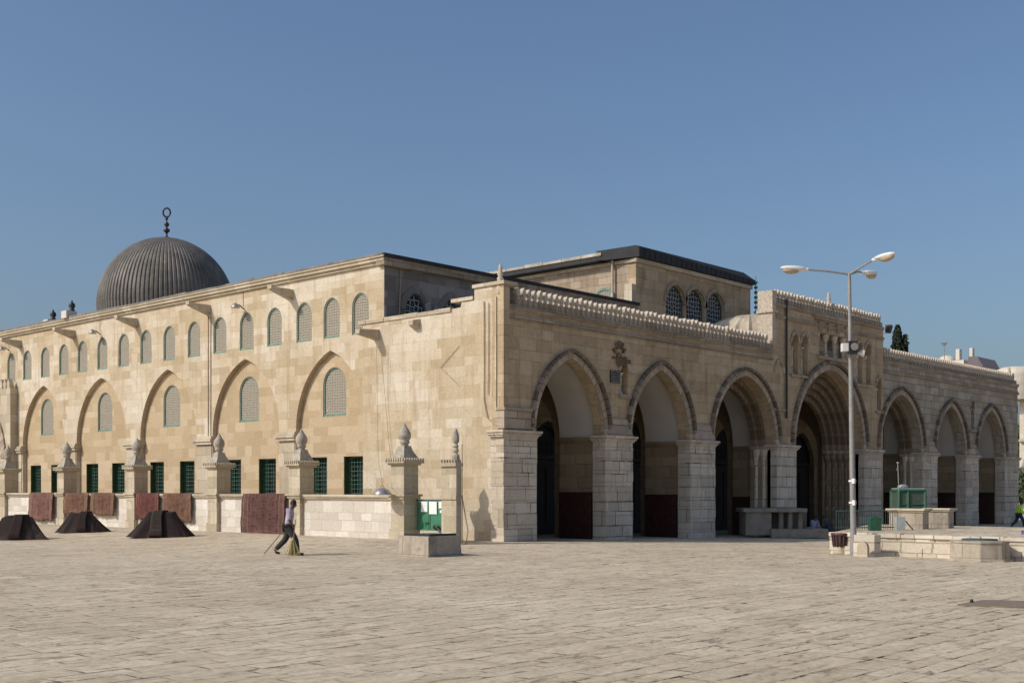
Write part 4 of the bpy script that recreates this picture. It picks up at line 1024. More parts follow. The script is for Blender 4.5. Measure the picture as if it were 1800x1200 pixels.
# ------------------------------------------------------------------ people
def skin_obj(name, verts, edges, radii, mat, parent, root=0, sub=2):
    me = bpy.data.meshes.new(name); me.from_pydata([tuple(v) for v in verts], edges, []); me.materials.append(mat)
    o = bpy.data.objects.new(name, me); COL.objects.link(o); o.parent = parent
    sk = o.modifiers.new('skin', 'SKIN'); sk.use_smooth_shade = True
    for i, r in enumerate(radii):
        me.skin_vertices[0].data[i].radius = r if isinstance(r, tuple) else (r, r)
    me.skin_vertices[0].data[root].use_root = True
    su = o.modifiers.new('sub', 'SUBSURF'); su.levels = sub; su.render_levels = sub
    return o
def person(loc, face, pose, label, shirt, trou, extra=None, scale=1.0, cat='person', hairmat='hair', skin='skin'):
    """local frame: +x forward, +y left, z up; pose gives joint positions"""
    o = empty('person', loc, label, cat, rz=face); o.scale = (scale,)*3
    j = pose
    names = ['pelvis', 'waist', 'chest', 'neck', 'head0', 'head1', 'shL', 'elL', 'wrL', 'haL', 'shR', 'elR', 'wrR', 'haR', 'hipL', 'knL', 'anL', 'hipR', 'knR', 'anR']
    V = [Vector(j[n]) for n in names]; ix = {n: i for i, n in enumerate(names)}
    E_ = [('pelvis', 'waist'), ('waist', 'chest'), ('chest', 'neck'), ('neck', 'head0'), ('head0', 'head1'), ('chest', 'shL'), ('shL', 'elL'), ('elL', 'wrL'), ('wrL', 'haL'), ('chest', 'shR'), ('shR', 'elR'), ('elR', 'wrR'), ('wrR', 'haR'), ('pelvis', 'hipL'), ('hipL', 'knL'), ('knL', 'anL'), ('pelvis', 'hipR'), ('hipR', 'knR'), ('knR', 'anR')]
    Rr = dict(pelvis=(.13, .10), waist=(.12, .09), chest=(.14, .10), neck=.055, head0=(.075, .08), head1=(.07, .075), shL=.06, elL=.042, wrL=.028, haL=(.035, .02), shR=.06, elR=.042, wrR=.028, haR=(.035, .02), hipL=.085, knL=.058, anL=.04, hipR=.085, knR=.058, anR=.04)
    body = skin_obj('body', V, [(ix[a], ix[b]) for a, b in E_], [Rr[n] for n in names], M[skin], o)
    # fingers
    fv = []; fe = []; fr = []
    for s in ('L', 'R'):
        h = Vector(j['ha'+s]); wv = (h-Vector(j['wr'+s])).normalized(); side = Vector((1, 0, 0)) - wv*wv.x
        side = side.normalized() if side.length > .2 else Vector((0, 0, 1)); cu = wv.cross(side)
        for k in range(4):
            b_ = h+side*(-.028+.019*k)+wv*.015; ln = (.075, .085, .08, .062)[k]
            i0 = len(fv); fv += [b_, b_+wv*ln*.5+cu*.008, b_+wv*ln*.85+cu*.035]; fe += [(i0, i0+1), (i0+1, i0+2)]; fr += [.009, .0085, .007]
        i0 = len(fv); fv += [h-wv*.03+side*.03, h+side*.055+wv*.01, h+side*.06+wv*.04]; fe += [(i0, i0+1), (i0+1, i0+2)]; fr += [.011, .010, .008]
    f = skin_obj('fingers', fv, fe, fr, M[skin], o, 0, 1)
    # face and hair
    hd = Vector(j['head0']).lerp(Vector(j['head1']), .55); 
    fdir = Vector(j.get('look', (1, 0, -.1))).normalized(); lf = UP.cross(fdir).normalized(); up_ = fdir.cross(lf)
    w = MB(); w.world = False
    Mh = Matrix((fdir, lf, up_)).transposed()
    w.ball(hd+up_*.025-fdir*.012, .098, .08, .115, 14, 10, M=Mh); hair = w.build('hair', M[hairmat], o)
    w = MB(); w.world = False
    w.ball(hd+fdir*.028-up_*.02, .07, .062, .095, 12, 9, M=Mh); w.ball(hd+fdir*.10-up_*.02, .018, .014, .022, 8, 6, M=Mh)
    for s in (-1, 1): w.ball(hd+lf*.085*s-up_*.01, .02, .01, .03, 8, 6, M=Mh)
    w.ball(hd+fdir*.085-up_*.062, .014, .026, .009, 8, 6, M=Mh)
    w.build('face', M[skin], o)
    w = MB(); w.world = False
    for s in (-1, 1): w.ball(hd+fdir*.088+lf*.028*s+up_*.005, .008, .012, .007, 8, 6, M=Mh)
    w.build('eyes', M['lampwhite'], o)
    # shirt
    sv = ['pelvis', 'waist', 'chest', 'neck', 'shL', 'elL', 'shR', 'elR', 'wrL', 'wrR']; sx = {n: i for i, n in enumerate(sv)}
    SV = [Vector(j[n]) for n in sv]; SV[3] = Vector(j['chest']).lerp(Vector(j['neck']), .6)
    if pose.get('long'): pass
    else:
        SV[8] = Vector(j['elL']).lerp(Vector(j['wrL']), .15); SV[9] = Vector(j['elR']).lerp(Vector(j['wrR']), .15)
    sr = [(.175, .145), (.165, .13), (.18, .135), .07, .095, .075, .095, .075, .065, .065]
    skin_obj('shirt', SV, [(sx[a], sx[b]) for a, b in (('pelvis', 'waist'), ('waist', 'chest'), ('chest', 'neck'), ('chest', 'shL'), ('shL', 'elL'), ('chest', 'shR'), ('shR', 'elR'), ('elL', 'wrL'), ('elR', 'wrR'))], sr, M[shirt], o)
    tv = ['pelvis', 'hipL', 'knL', 'anL', 'hipR', 'knR', 'anR']; TV = [Vector(j[n]) for n in tv]
    skin_obj('trousers', TV, [(0, 1), (1, 2), (2, 3), (0, 4), (4, 5), (5, 6)], [(.16, .13), .13, .10, .08, .13, .10, .08], M[trou], o)
    for s in ('L', 'R'):
        a = Vector(j['an'+s]); t = Vector(j['toe'+s]); h = Vector(j['heel'+s])
        skin_obj('shoe', [a+UP*.0, h, (h+t)/2, t], [(0, 1), (1, 2), (2, 3)], [.045, .042, .045, .035], M['shoe'], o, 1, 1)
    return o
walk = dict(pelvis=(0, 0, .88), waist=(.02, 0, 1.05), chest=(.06, 0, 1.27), neck=(.10, 0, 1.43), head0=(.14, 0, 1.50), head1=(.17, 0, 1.62),
            shL=(.06, .18, 1.36), elL=(.0, .25, 1.10), wrL=(-.10, .24, .90), haL=(-.12, .24, .83),
            shR=(.06, -.18, 1.36), elR=(.06, -.25, 1.10), wrR=(.18, -.24, .92), haR=(.21, -.24, .86),
            hipL=(0, .09, .84), knL=(-.10, .10, .48), anL=(-.42, .10, .16), hipR=(0, -.09, .84), knR=(.24, -.10, .48), anR=(.30, -.10, .09),
            heelL=(-.46, .10, .10), toeL=(-.27, .10, .04), heelR=(.26, -.10, .045), toeR=(.50, -.10, .04), look=(1, -.1, -.25))
mp_ = gnd(507, 975); rang = math.atan2(RT.y, RT.x)
person(mp_, rang, walk, 'man in lilac shirt and dark trousers striding right with a stick and broom', 'shirt', 'trousers', scale=.99)
def loc2(p, a, v, s=1.0):
    ca, sa = math.cos(a), math.sin(a); return Vector((p.x+s*(ca*v[0]-sa*v[1]), p.y+s*(sa*v[0]+ca*v[1]), p.z+s*v[2]))
w = MB(); a = loc2(mp_, rang, (.26, -.26, 1.08)); b_ = loc2(mp_, rang, (.20, -.30, .34)); w.tube([a, b_], .014); br = empty('broom', mp_, 'yellow straw broom held upright in the walking man\'s front hand', 'broom'); w.build('handle', M['stick'], br)
w = MB(); rr = random.Random(9)
for i in range(90):
    ex, ey = rr.gauss(0, .085), rr.gauss(0, .03); ex = max(-.2, min(.2, ex))
    p0_ = loc2(mp_, rang, (.19+ex*.12, -.31+ey*.3, .52)); p1_ = loc2(mp_, rang, (.19+ex*.75, -.31+ey, .24)); p2_ = loc2(mp_, rang, (.19+ex*1.15, -.31+ey*1.3, .012+rr.uniform(0, .03)))
    w.tube([p0_, p1_, p2_], [.006, .012, .009], 4)
w.tube([loc2(mp_, rang, (.19, -.31, .46)), loc2(mp_, rang, (.19, -.31, .55))], [.045, .028], 10)
w.build('bristles', M['straw'], br)
w = MB(); w.tube([loc2(mp_, rang, (-.02, .26, .94)), loc2(mp_, rang, (-.12, .25, .83)), loc2(mp_, rang, (-.80, .30, .02))], [.013, .014, .016]); o = w.build('walking_stick', M['stick']); tag(o, 'thin wooden pole trailing on the paving behind the walking man', 'stick')

vp = gnd(1792, 926)
vp = P(1791, 926, 74); vp.z = gz(vp.x, vp.y)
walk2 = dict(walk); walk2['look'] = (1, 0, -.1); walk2['long'] = True
person(vp, rang, walk2, 'person in a yellow green safety vest walking past the far right corner of the mosque', 'vest', 'navy', scale=1.02)
sit = dict(pelvis=(0, 0, .16), waist=(.03, 0, .33), chest=(.10, 0, .55), neck=(.15, 0, .70), head0=(.19, 0, .77), head1=(.23, 0, .88),
           shL=(.10, .18, .63), elL=(.16, .24, .38), wrL=(.34, .16, .28), haL=(.40, .13, .26), shR=(.10, -.18, .63), elR=(.16, -.24, .38), wrR=(.34, -.16, .28), haR=(.40, -.13, .26),
           hipL=(.02, .10, .16), knL=(.42, .16, .14), anL=(.06, .14, .07), hipR=(.02, -.10, .16), knR=(.42, -.16, .14), anR=(.06, -.14, .07),
           heelL=(.0, .12, .05), toeL=(-.16, .13, .03), heelR=(.0, -.12, .05), toeR=(-.16, -.13, .03), look=(1, 0, -.4), long=True)
for px, t, mt, lb, fc in ((1429, 57.5, 'bluewhite', 'figure in pale blue crouching low in front of the dark portal, left of two', rang+.5), (1457, 57.0, 'navy', 'figure in dark clothes sitting low by the portal near the lamp pole', rang+2.6)):
    q = P(px, 926, t); q.z = gz(q.x, q.y)
    person(q+UP*.16, fc, sit, lb, mt, 'navy', scale=1.0)

# ------------------------------------------------------------------ street lamp
bp_ = gnd(1500, 976); H_ = 8.95
sl = empty('street_lamp', bp_, 'tall grey steel lamp post with three white lamp heads and loudspeakers', 'street lamp')
topp = bp_+UP*H_-RT*.13
w = MB(); w.tube([bp_-UP*.1, bp_+UP*.9, bp_+UP*3-RT*.04, topp], [.105, .098, .082, .052], 16); w.tube([bp_, bp_+UP*.05], [.2, .2], 16); w.build('pole', M['pole'], sl)
w = MB(); w.box(bp_.x-.12, bp_.x+.12, bp_.y-.12, bp_.y+.12, bp_.z+.0, bp_.z+.06); w.build('base_plate', M['pole'], sl)
for dr, L1 in ((-RT, 1.9), (RT*.52-FW*.85, 1.25), (RT*.74+FW*.67, 1.3)):
    dr = dr.normalized(); w = MB(); a0 = topp-UP*.05; a1 = topp+dr*(L1*.5)+UP*.07; a2 = topp+dr*L1*.75+UP*.12
    if dr.dot(RT) < 0: L1 = 2.0; a1 = topp+dr*.7+UP*.05; a2 = topp+dr*1.35+UP*.10
    elif dr.dot(FW) < 0: a1 = topp+dr*.6+UP*.14; a2 = topp+dr*1.0+UP*.25
    else: a1 = topp+dr*.5+UP*.10; a2 = topp+dr*.8+UP*.10
    w.tube([a0, a1, a2], [.035, .032, .03], 8); arm = w.build('arm', M['pole'], sl)
    tdir = (dr+UP*.05).normalized(); sd = UP.cross(tdir).normalized(); un = tdir.cross(sd); Mh = Matrix((tdir, sd, un)).transposed()
    c0 = a2+tdir*.42
    w = MB(); w.ball(c0+un*.02, .42, .15, .085, 14, 8, M=Mh); w.tube([a2-tdir*.05, a2+tdir*.2], [.05, .07], 10); w.build('lamp_head', M['lampwhite'], sl)
    w = MB(); w.ball(c0+tdir*.08-un*.045, .27, .125, .12, 14, 8, M=Mh); w.build('lamp_lens', M['lampglass'], sl)
def pz(py): return 2-(py-CY)/FPX*(bp_-CAM).dot(FW)
pc_ = lambda z: bp_.lerp(topp, (z-bp_.z)/H_)
c = pc_(pz(612))
w = MB(); Mh = Matrix.Translation(c-RT*.22-FW*.1) @ Matrix.Rotation(rang, 4, 'Z'); w.box(-.08, .1, -.12, .12, -.11, .14, M=Mh); w.build('speaker_box', M['lampwhite'], sl)
w = MB(); Mh = Matrix.Translation(c-FW*.2) @ Matrix.Rotation(rang, 4, 'Z'); w.box(-.12, .14, -.1, .1, -.2, .2, M=Mh); w.build('loudspeaker', M['iron'], sl)
w = MB(); w.lathe([(.03, 0), (.09, .1), (.12, .14)], c-FW*.32-UP*.0, 14, M=Matrix.Rotation(rang, 3, 'Z') @ Matrix.Rotation(PI/2, 3, 'X')); w.build('speaker_cone', M['pole'], sl)
w = MB(); w.lathe([(.02, 0), (.05, .08), (.13, .2)], c+RT*.18-UP*.16-FW*.1, 14, M=Matrix.Rotation(rang, 3, 'Z') @ Matrix.Rotation(PI/2, 3, 'Y')); w.build('horn', M['lampwhite'], sl)
for py in (845, 883):
    c = pc_(pz(py)); w = MB(); w.lathe([(.115, -.03), (.115, .03)], c, 12); w.box(c.x-.14, c.x-.05, c.y-.14, c.y-.05, c.z-.08, c.z+.08); w.build('clamp', M['lampwhite'], sl)

# ------------------------------------------------------------------ stone platform on the right and what stands on it
PZ = .57
poly = [(3.0, -11.85), (12.5, -8.8), (12.5, -30), (3.0, -30)]
w = MB(); n = 4
w.add([(x, y, -1) for x, y in poly]+[(x, y, PZ-.12) for x, y in poly], [(0, 1, 2, 3), (4, 5, 6, 7)]+[(i, (i+1) % 4, 4+(i+1) % 4, 4+i) for i in range(4)])
plat = w.build('stone_platform', M['kerb']); tag(plat, 'low raised platform of rough pale blocks behind the lamp post', 'platform')
w = MB(); rr = random.Random(5); y = -11.85
w.add([(x+(.25 if x < 5 else 0), y_, PZ-.119) for x, y_ in poly]+[(x+(.25 if x < 5 else 0), y_, PZ-.005) for x, y_ in poly], [(0, 1, 2, 3), (4, 5, 6, 7)]+[(i, (i+1) % 4, 4+(i+1) % 4, 4+i) for i in range(4)])
w.build('platform_paving', M['ground'], plat)
w = MB()
while y > -29:
    l = rr.uniform(.5, 1.1); dx = rr.uniform(-.04, .03); w.box(2.93+dx, 3.24, y-l+.015, y, PZ-.118, PZ+rr.uniform(-.02, .015)); y -= l
w.build('platform_edge', M['kerb'], plat)
w = MB(); y = -11.9; 
while y > -29:
    l = rr.uniform(.5, 1.0); w.box(2.93+rr.uniform(-.03, .03), 3.05, y-l+.02, y, -.6, .12+rr.uniform(-.04, .04)); y -= l
w.build('platform_face_stones', M['kerb'], plat)

def lateral(px0, px1, z0, z1, t, mat, name, parent=None, d=.5, M_=None):
    pass
RZ = rang
def obox(c, a, b_, z0, z1, rz=0.0, w=None, mi=0):
    w = w or MB(); w.box(-a, a, -b_, b_, z0, z1, mi, Matrix.Translation((c.x, c.y, 0)) @ Matrix.Rotation(rz, 4, 'Z')); return w
# stone stub by the platform
c = P(1524, 974, 36.8); sb = empty('stone_stub', Vector((c.x, c.y, gz(c.x, c.y))), 'upright pale stone stub against the platform just right of the lamp post', 'stone block')
obox(c, .22, .35, gz(c.x, c.y)-.05, .56, 0).build('stub_block', M['kerb'], sb)
c2_ = P(1517, 974, 36.2); w = MB(); w.world = True
w.plate(opening(c2_.y, .17, -.1, .18, .38, 8), [], c2_.x-.06, c2_.x+.08, 'E'); w.build('stub_slab', M['coping'], sb)
# bin
c = gnd(1477, 973); bn = empty('litter_bin', c, 'dark red slatted litter bin on a stone foot left of the lamp post', 'litter bin')
w = MB(); w.lathe([(.24, .02), (.22, .18), (.2, .24)], c, 12); w.build('bin_foot', M['coping'], bn)
w = MB(); w.lathe([(.2, .25), (.24, .3), (.255, .62)], c, 20); w.build('bin_body', M['iron'], bn)
w = MB()
for k in range(14):
    a_ = 2*PI*k/14; w.tube([c+Vector((.23*math.cos(a_), .23*math.sin(a_), .24)), c+Vector((.275*math.cos(a_), .275*math.sin(a_), .62))], .02, 6)
w.lathe([(.26, .6), (.30, .62), (.30, .68), (.24, .69)], c, 20); w.build('bin_slats', M['binred'], bn)
# octagonal well
c = gnd(1722, 985); ow = empty('octagonal_well', c, 'octagonal stone well head with a dark lid at the right of the picture', 'well')
w = MB(); w.lathe([(.90, -.05), (.90, .05), (.83, .06), (.80, .53), (.83, .54), (.83, .59), (.55, .60)], c, 8, smooth=False, a0=PI/8); w.build('well_curb', M['well'], ow)
w = MB(); w.lathe([(.5, .60), (.5, .645), (.02, .65)], c, 20, smooth=False); w.build('lid', M['framedark'], ow)
# square well near the centre
k_ = gnd(753, 979); sw = empty('square_well', k_, 'square pale stone well block with a green edged dark lid near the centre', 'well')
a_ = 1.38; g0 = k_.z
x0, y0 = k_.x, k_.y
w = MB(); w.frus(x0+a_/2, y0+a_/2, g0-.05, g0+.62, a_/2+.02, a_/2+.02, a_/2-.02, a_/2-.02); w.box(x0-.06, x0+a_+.05, y0-.06, y0+a_+.06, g0-.1, g0+.045); w.build('well_block', M['well'], sw)
w = MB(); w.box(x0+.2, x0+a_-.15, y0+.15, y0+a_-.2, g0+.62, g0+.67); w.build('lid', M['framedark'], sw)
w = MB(); w.box(x0+.14, x0+a_-.1, y0+.1, y0+.16, g0+.621, g0+.69); w.box(x0+.14, x0+.2, y0+.16, y0+a_-.15, g0+.621, g0+.69); w.build('lid_rim', M['iron'], sw)

def curb(px, bot, t, label):
    c = P(px, bot, t); c.z = PZ; o = empty('stone_curb', c, label, 'stone block', 'coped stone blocks on the platform')
    a_, b_ = .42, .42
    obox(c, a_, b_, PZ-.01, PZ+.60, 0).build('curb_block', M['well'], o)
    w = obox(c, a_+.05, b_+.05, PZ+.60, PZ+.66, 0); obox(c, a_+.11, b_+.11, PZ+.66, PZ+.73, 0, w); w.build('curb_coping', M['coping'], o)
def curb2(p0, p1, p2, t, label):
    # east face p0..p1, north face p1..p2, corner at depth t
    k = P(p1, 928, t); e = (p1-p0)/FPX*t/abs(RT.y)*.93; n_ = (p2-p1)/FPX*t/RT.x*1.15
    o = empty('stone_curb', Vector((k.x, k.y, PZ)), label, 'stone block', 'coped stone blocks on the platform')
    w = MB(); w.box(k.x, k.x+n_, k.y, k.y+e, PZ-.01, PZ+.60); w.build('curb_block', M['well'], o)
    w = MB(); w.box(k.x-.05, k.x+n_+.05, k.y-.05, k.y+e+.05, PZ+.601, PZ+.66); w.box(k.x-.1, k.x+n_+.1, k.y-.1, k.y+e+.1, PZ+.66, PZ+.72); w.build('curb_coping', M['coping'], o)
curb2(1573, 1622, 1637, 41.5, 'wider coped stone block on the platform, left one under the green kiosk frame')
curb2(1635, 1667, 1681, 42.5, 'narrower coped stone block on the platform, right one of the pair')
# kiosk frame
t = 46.5; ks = empty('green_kiosk', P(1604, 905, t), 'small green framed cabin with wire mesh sides standing behind the stone blocks', 'kiosk')
def kpt(px, py, dt=0): return P(px, py, t+dt)
w = MB()
A0, B0 = P(1580, 862, t), P(1626, 864, t); 
zT = A0.z; z0_ = PZ-.2
fwd = FW*.9
for q in (A0, B0, A0+fwd, B0+fwd, A0.lerp(B0, .35)):
    w.box(q.x-.05, q.x+.05, q.y-.05, q.y+.05, z0_, zT)
def bar(a, b_, r=.045): w.tube([a, b_], r, 4, smooth=False)
def atz(q, z): return Vector((q.x, q.y, z))
for za_ in (zT-.55, z0_+.1):
    bar(atz(A0, za_), atz(B0, za_)); 
for a, b_ in ((A0, B0), (A0+fwd, B0+fwd), (A0, A0+fwd), (B0, B0+fwd)): bar(atz(a, zT), atz(b_, zT), .07)
w.build('kiosk_frame', M['green2'], ks)
w = MB(); q = [atz(A0, z0_), atz(B0, z0_), atz(B0, zT), atz(A0, zT)]; q2 = [v+FW*.03 for v in q]
w.add(q+q2, [(0, 1, 2, 3), (4, 5, 6, 7), (0, 1, 5, 4), (2, 3, 7, 6)])
q = [atz(A0, z0_), atz(A0+fwd, z0_), atz(A0+fwd, zT), atz(A0, zT)]; q2 = [v+RT*.03 for v in q]; w.add(q+q2, [(0, 1, 2, 3), (4, 5, 6, 7), (0, 1, 5, 4), (2, 3, 7, 6)])
w.build('mesh_panel', M['mesh'], ks)
w = MB(); w.add([atz(A0, zT+.05), atz(B0, zT+.05), atz(B0+fwd, zT+.05), atz(A0+fwd, zT+.05), atz(A0, zT+.1), atz(B0, zT+.1), atz(B0+fwd, zT+.1), atz(A0+fwd, zT+.1)], [(0,1,2,3),(4,5,6,7),(0,1,5,4),(1,2,6,5),(2,3,7,6),(3,0,4,7)]); w.ball(atz(A0.lerp(B0, .25), zT+.15)+FW*.3, .3, .2, .1); w.build('kiosk_roof', M['greybox'], ks)
w = MB(); w.tube([atz(A0, zT), atz(A0, zT)+UP*1.08-RT*.04], .02); w.ball(atz(A0, zT)+UP*1.1-RT*.04, .05, .05, .05); bar(atz(A0, zT)+UP*.95-RT*.04, atz(A0, zT)+UP*.8-RT*.1, .012); w.build('mast', M['pole'], ks)
# railing
r0_ = P(1470, 930, 40.6); r1_ = P(1577, 930, 41.3); rl = empty('green_railing', atz(r0_, PZ), 'dark green metal railing with thin upright bars on the platform edge', 'railing')
w = MB(); bar(atz(r0_, PZ+.66), atz(r1_, PZ+.66), .022); bar(atz(r0_, PZ+.08), atz(r1_, PZ+.08), .018)
w.build('rail', M['framedark'], rl)
w = MB(); n = 26
for i in range(n+1):
    q = r0_.lerp(r1_, i/n); bar(atz(q, PZ), atz(q, PZ+.66), .011)
w.build('rail_bars', M['framedark'], rl)
# green bin with rounded lid, grey box
c = P(1537.5, 931, 40.2); gb = empty('green_bin', atz(c, PZ), 'green metal bin with rounded lid standing in front of the railing', 'bin')
w = obox(c, .19, .15, PZ, PZ+.40, RZ); w.build('bin_body', M['green2'], gb)
w = MB(); vs = []
for s in (-1, 1):
    for k in range(9):
        a_ = PI*k/8; vs.append(Vector((.20*math.cos(a_), s*.16, .40+.09*math.sin(a_))))
w.add([Matrix.Translation((c.x, c.y, PZ)) @ Matrix.Rotation(RZ, 4, 'Z') @ v for v in vs], [(k, k+1, 10+k, 9+k) for k in range(8)]+[tuple(range(9)), tuple(range(9, 18)), (0, 8, 17, 9)]); w.build('bin_lid', M['green2'], gb)
c = P(1582, 930, 40.4); gx = empty('grey_cabinet', atz(c, PZ), 'small pale grey metal cabinet leaning by the left coped stone block', 'cabinet')
obox(c, .15, .12, PZ, PZ+.46, RZ).build('cabinet_box', M['greybox'], gx)
w = MB(); w.tube([atz(c, PZ+.36)+RT*.16, atz(c, PZ+.02)+RT*.45], .02); w.build('prop_bar', M['iron'], gx)
# purple drum at the frame edge
c = gnd(1805, 980); pd = empty('purple_drum', c, 'purple plastic drum cut by the right edge of the picture', 'drum')
w = MB(); w.lathe([(.15, 0), (.17, .04), (.165, .36), (.175, .40), (.165, .44), (.165, .78), (.15, .82)], c, 20); w.build('drum_body', M['purple'], pd)
w = MB(); w.lathe([(.155, .82), (.155, .85), (.02, .86)], c, 20); w.build('drum_lid', M['iron'], pd)

# stone bench/table by the portal, in the shade
bc = P(1334, 938, 56.5); bc.z = gz(bc.x, bc.y)
be = empty('stone_mastaba', bc, 'grey stone block with long slab top beside the main portal in the shade', 'stone bench')
def slab(p0, p1, t, dpt, z0, z1, mat, name, parent):
    a0 = P(p0, 900, t); b0 = P(p1, 900, t); q = [atz(a0, z0), atz(b0, z0), atz(b0+FW*dpt, z0), atz(a0+FW*dpt, z0)]
    w = MB(); w.add(q+[v+UP*(z1-z0) for v in q], [(0,1,2,3),(4,5,6,7),(0,1,5,4),(1,2,6,5),(2,3,7,6),(3,0,4,7)]); return w.build(name, M[mat], parent)
t = 56; zz = lambda py: 2-(py-CY)/FPX*t
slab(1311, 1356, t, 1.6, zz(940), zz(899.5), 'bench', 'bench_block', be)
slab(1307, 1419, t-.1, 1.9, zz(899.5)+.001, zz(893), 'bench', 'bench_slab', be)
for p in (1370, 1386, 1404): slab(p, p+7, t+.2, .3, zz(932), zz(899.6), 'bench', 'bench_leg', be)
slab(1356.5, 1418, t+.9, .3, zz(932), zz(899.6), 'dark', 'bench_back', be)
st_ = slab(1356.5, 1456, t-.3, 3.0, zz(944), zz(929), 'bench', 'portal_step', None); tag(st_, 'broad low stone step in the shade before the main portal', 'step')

# ------------------------------------------------------------------ wooden screens inside the porch arches
for i, lb in ((0, 'dark red slatted wooden screen inside the first arch from the left corner'), (1, 'dark slatted wooden screen inside the second arch from the left corner'), (2, 'dark slatted wooden screen inside the third arch, behind the stone bench'),
              (4, 'dark slatted wooden screen inside the first arch right of the portal'), (5, 'dark slatted wooden screen inside the second arch from the right end'), (6, 'dark slatted wooden screen inside the last arch at the right end')):
    c, hw, za, zh = A[i]; X = c+hw+.06; z0 = gz(X, 1)
    y0, y1 = (.72, TD-.08) if i not in (2, 4) else (1.3, TD-.04)
    o = empty('wooden_screen', (X, (y0+y1)/2, z0), lb, 'screen', 'slatted wooden screens in the porch arches')
    w = MB(); w.box(X-.05, X+.03, y0, y1, z0, z0+1.98+(.25 if i > 3 else 0)); w.build('backboard', M['door'], o)
    w = MB(); n = 22
    for k in range(n): y = y0+(y1-y0)*(k+.5)/n; w.box(X-.09, X-.051, y-.03, y+.03, z0+.05, z0+1.94)
    w.build('slats', M['screenwood'], o)

# board lying on the paving at right
a0 = gnd(1683, 1063); q = [gnd(1683, 1064), gnd(1830, 1070), gnd(1830, 1059), gnd(1730, 1056)]
o = empty('wooden_board', a0, 'flat weathered brown board lying on the paving at the right edge', 'board')
w = MB(); w.add([v+UP*.005 for v in q]+[v+UP*.03 for v in q], [(0,1,2,3),(4,5,6,7),(0,1,5,4),(1,2,6,5),(2,3,7,6),(3,0,4,7)]); w.build('plank', M['board'], o)
kk = gnd(1708, 1061); w = MB(); w.lathe([(.03, .03), (.035, .06), (.02, .09)], kk, 10); w.build('knob', M['iron'], o)

# ------------------------------------------------------------------ trees
def leafy(name, pts, size, mat, parent, seed):
    rr = random.Random(seed); w = MB(); vs = []; fs = []
    for p in pts:
        s = size*rr.uniform(.6, 1.3); n_ = Vector((rr.gauss(0, 1), rr.gauss(0, 1), rr.gauss(0, 1))).normalized(); a = n_.orthogonal().normalized(); b_ = n_.cross(a)
        i0 = len(vs); vs += [p+a*s, p+b_*s*.6, p-a*s, p-b_*s*.6]; fs.append((i0, i0+1, i0+2, i0+3))
    w.add(vs, fs); return w.build(name, mat, parent, recalc=False)
ct = P(1578, 800, 120); ct.z = 0
cy = empty('cypress_tree', ct, 'dark pointed cypress tree rising behind the porch roof right of the portal', 'tree')
ztop = 2+(CY-578)/FPX*120
w = MB(); w.tube([ct, atz(ct, ztop-.4)], [.35, .05], 8); w.tube([atz(ct, 4), atz(ct, 7)+RT*.8], [.12, .04], 6); w.build('trunk', M['bark'], cy)
rr = random.Random(11); pts = []
for _ in range(15000):
    f = rr.random()**.8; z = 3+(ztop-3)*f
    rad = 1.95*min(1, (1-f)*1.9+.10)*(.8+.3*noise.noise(Vector((f*9, rr.random()*.1, 1))))
    a_ = rr.uniform(0, 2*PI); lob = 1+.22*math.sin(a_*4+f*12)+.15*math.sin(a_*7-f*20)
    r_ = rad*lob*rr.random()**.4; 
    pts.append(Vector((ct.x+r_*math.cos(a_), ct.y+r_*math.sin(a_), z+rr.uniform(0, .4))))
for _ in range(900):
    f = rr.random(); pts.append(Vector((ct.x, ct.y, 0))+RT*(.75+rr.gauss(0, .15*(1-f)+.04))+FW*rr.gauss(0, .2)+UP*(ztop-3+2.4*f))
leafy('crown', pts, .17, M['leafdark'], cy, 2)
def round_tree(px, t, w_, h0, h1, label, seed, nm='olive_tree'):
    c = P(px, 800, t); c.z = gz(c.x, c.y); o = empty(nm, c, label, 'tree', 'trees beyond the right end of the mosque')
    rr = random.Random(seed); w = MB(); w.tube([c, atz(c, h0+.5)+RT*.1, atz(c, h1-1)], [.25, .18, .06], 8)
    for k in range(5):
        a_ = k*1.3; w.tube([atz(c, h0), atz(c, h0+(h1-h0)*.6)+Vector((math.cos(a_), math.sin(a_), 0))*w_*.6], [.1, .03], 6)
    w.build('trunk', M['bark'], o)
    cl = [(atz(c, rr.uniform(h0+.4, h1-.5))+Vector((rr.uniform(-1, 1), rr.uniform(-1, 1), 0))*w_*.65, rr.uniform(.35, .55)*w_) for _ in range(14)]
    pts = []
    for q, r_ in cl:
        for _ in range(600):
            v = Vector((rr.gauss(0, 1), rr.gauss(0, 1), rr.gauss(0, .8))).normalized()*r_*rr.random()**.35; pts.append(q+v)
    leafy('crown', pts, .13, M['leafolive'], o, seed)
round_tree(1812, 105, 2.2, .8, 3.6, 'grey green olive tree at the right edge low beside the mosque corner', 4)
round_tree(1812, 130, 2.6, 5.5, 9.5, 'taller green tree at the right edge behind the mosque corner', 6)

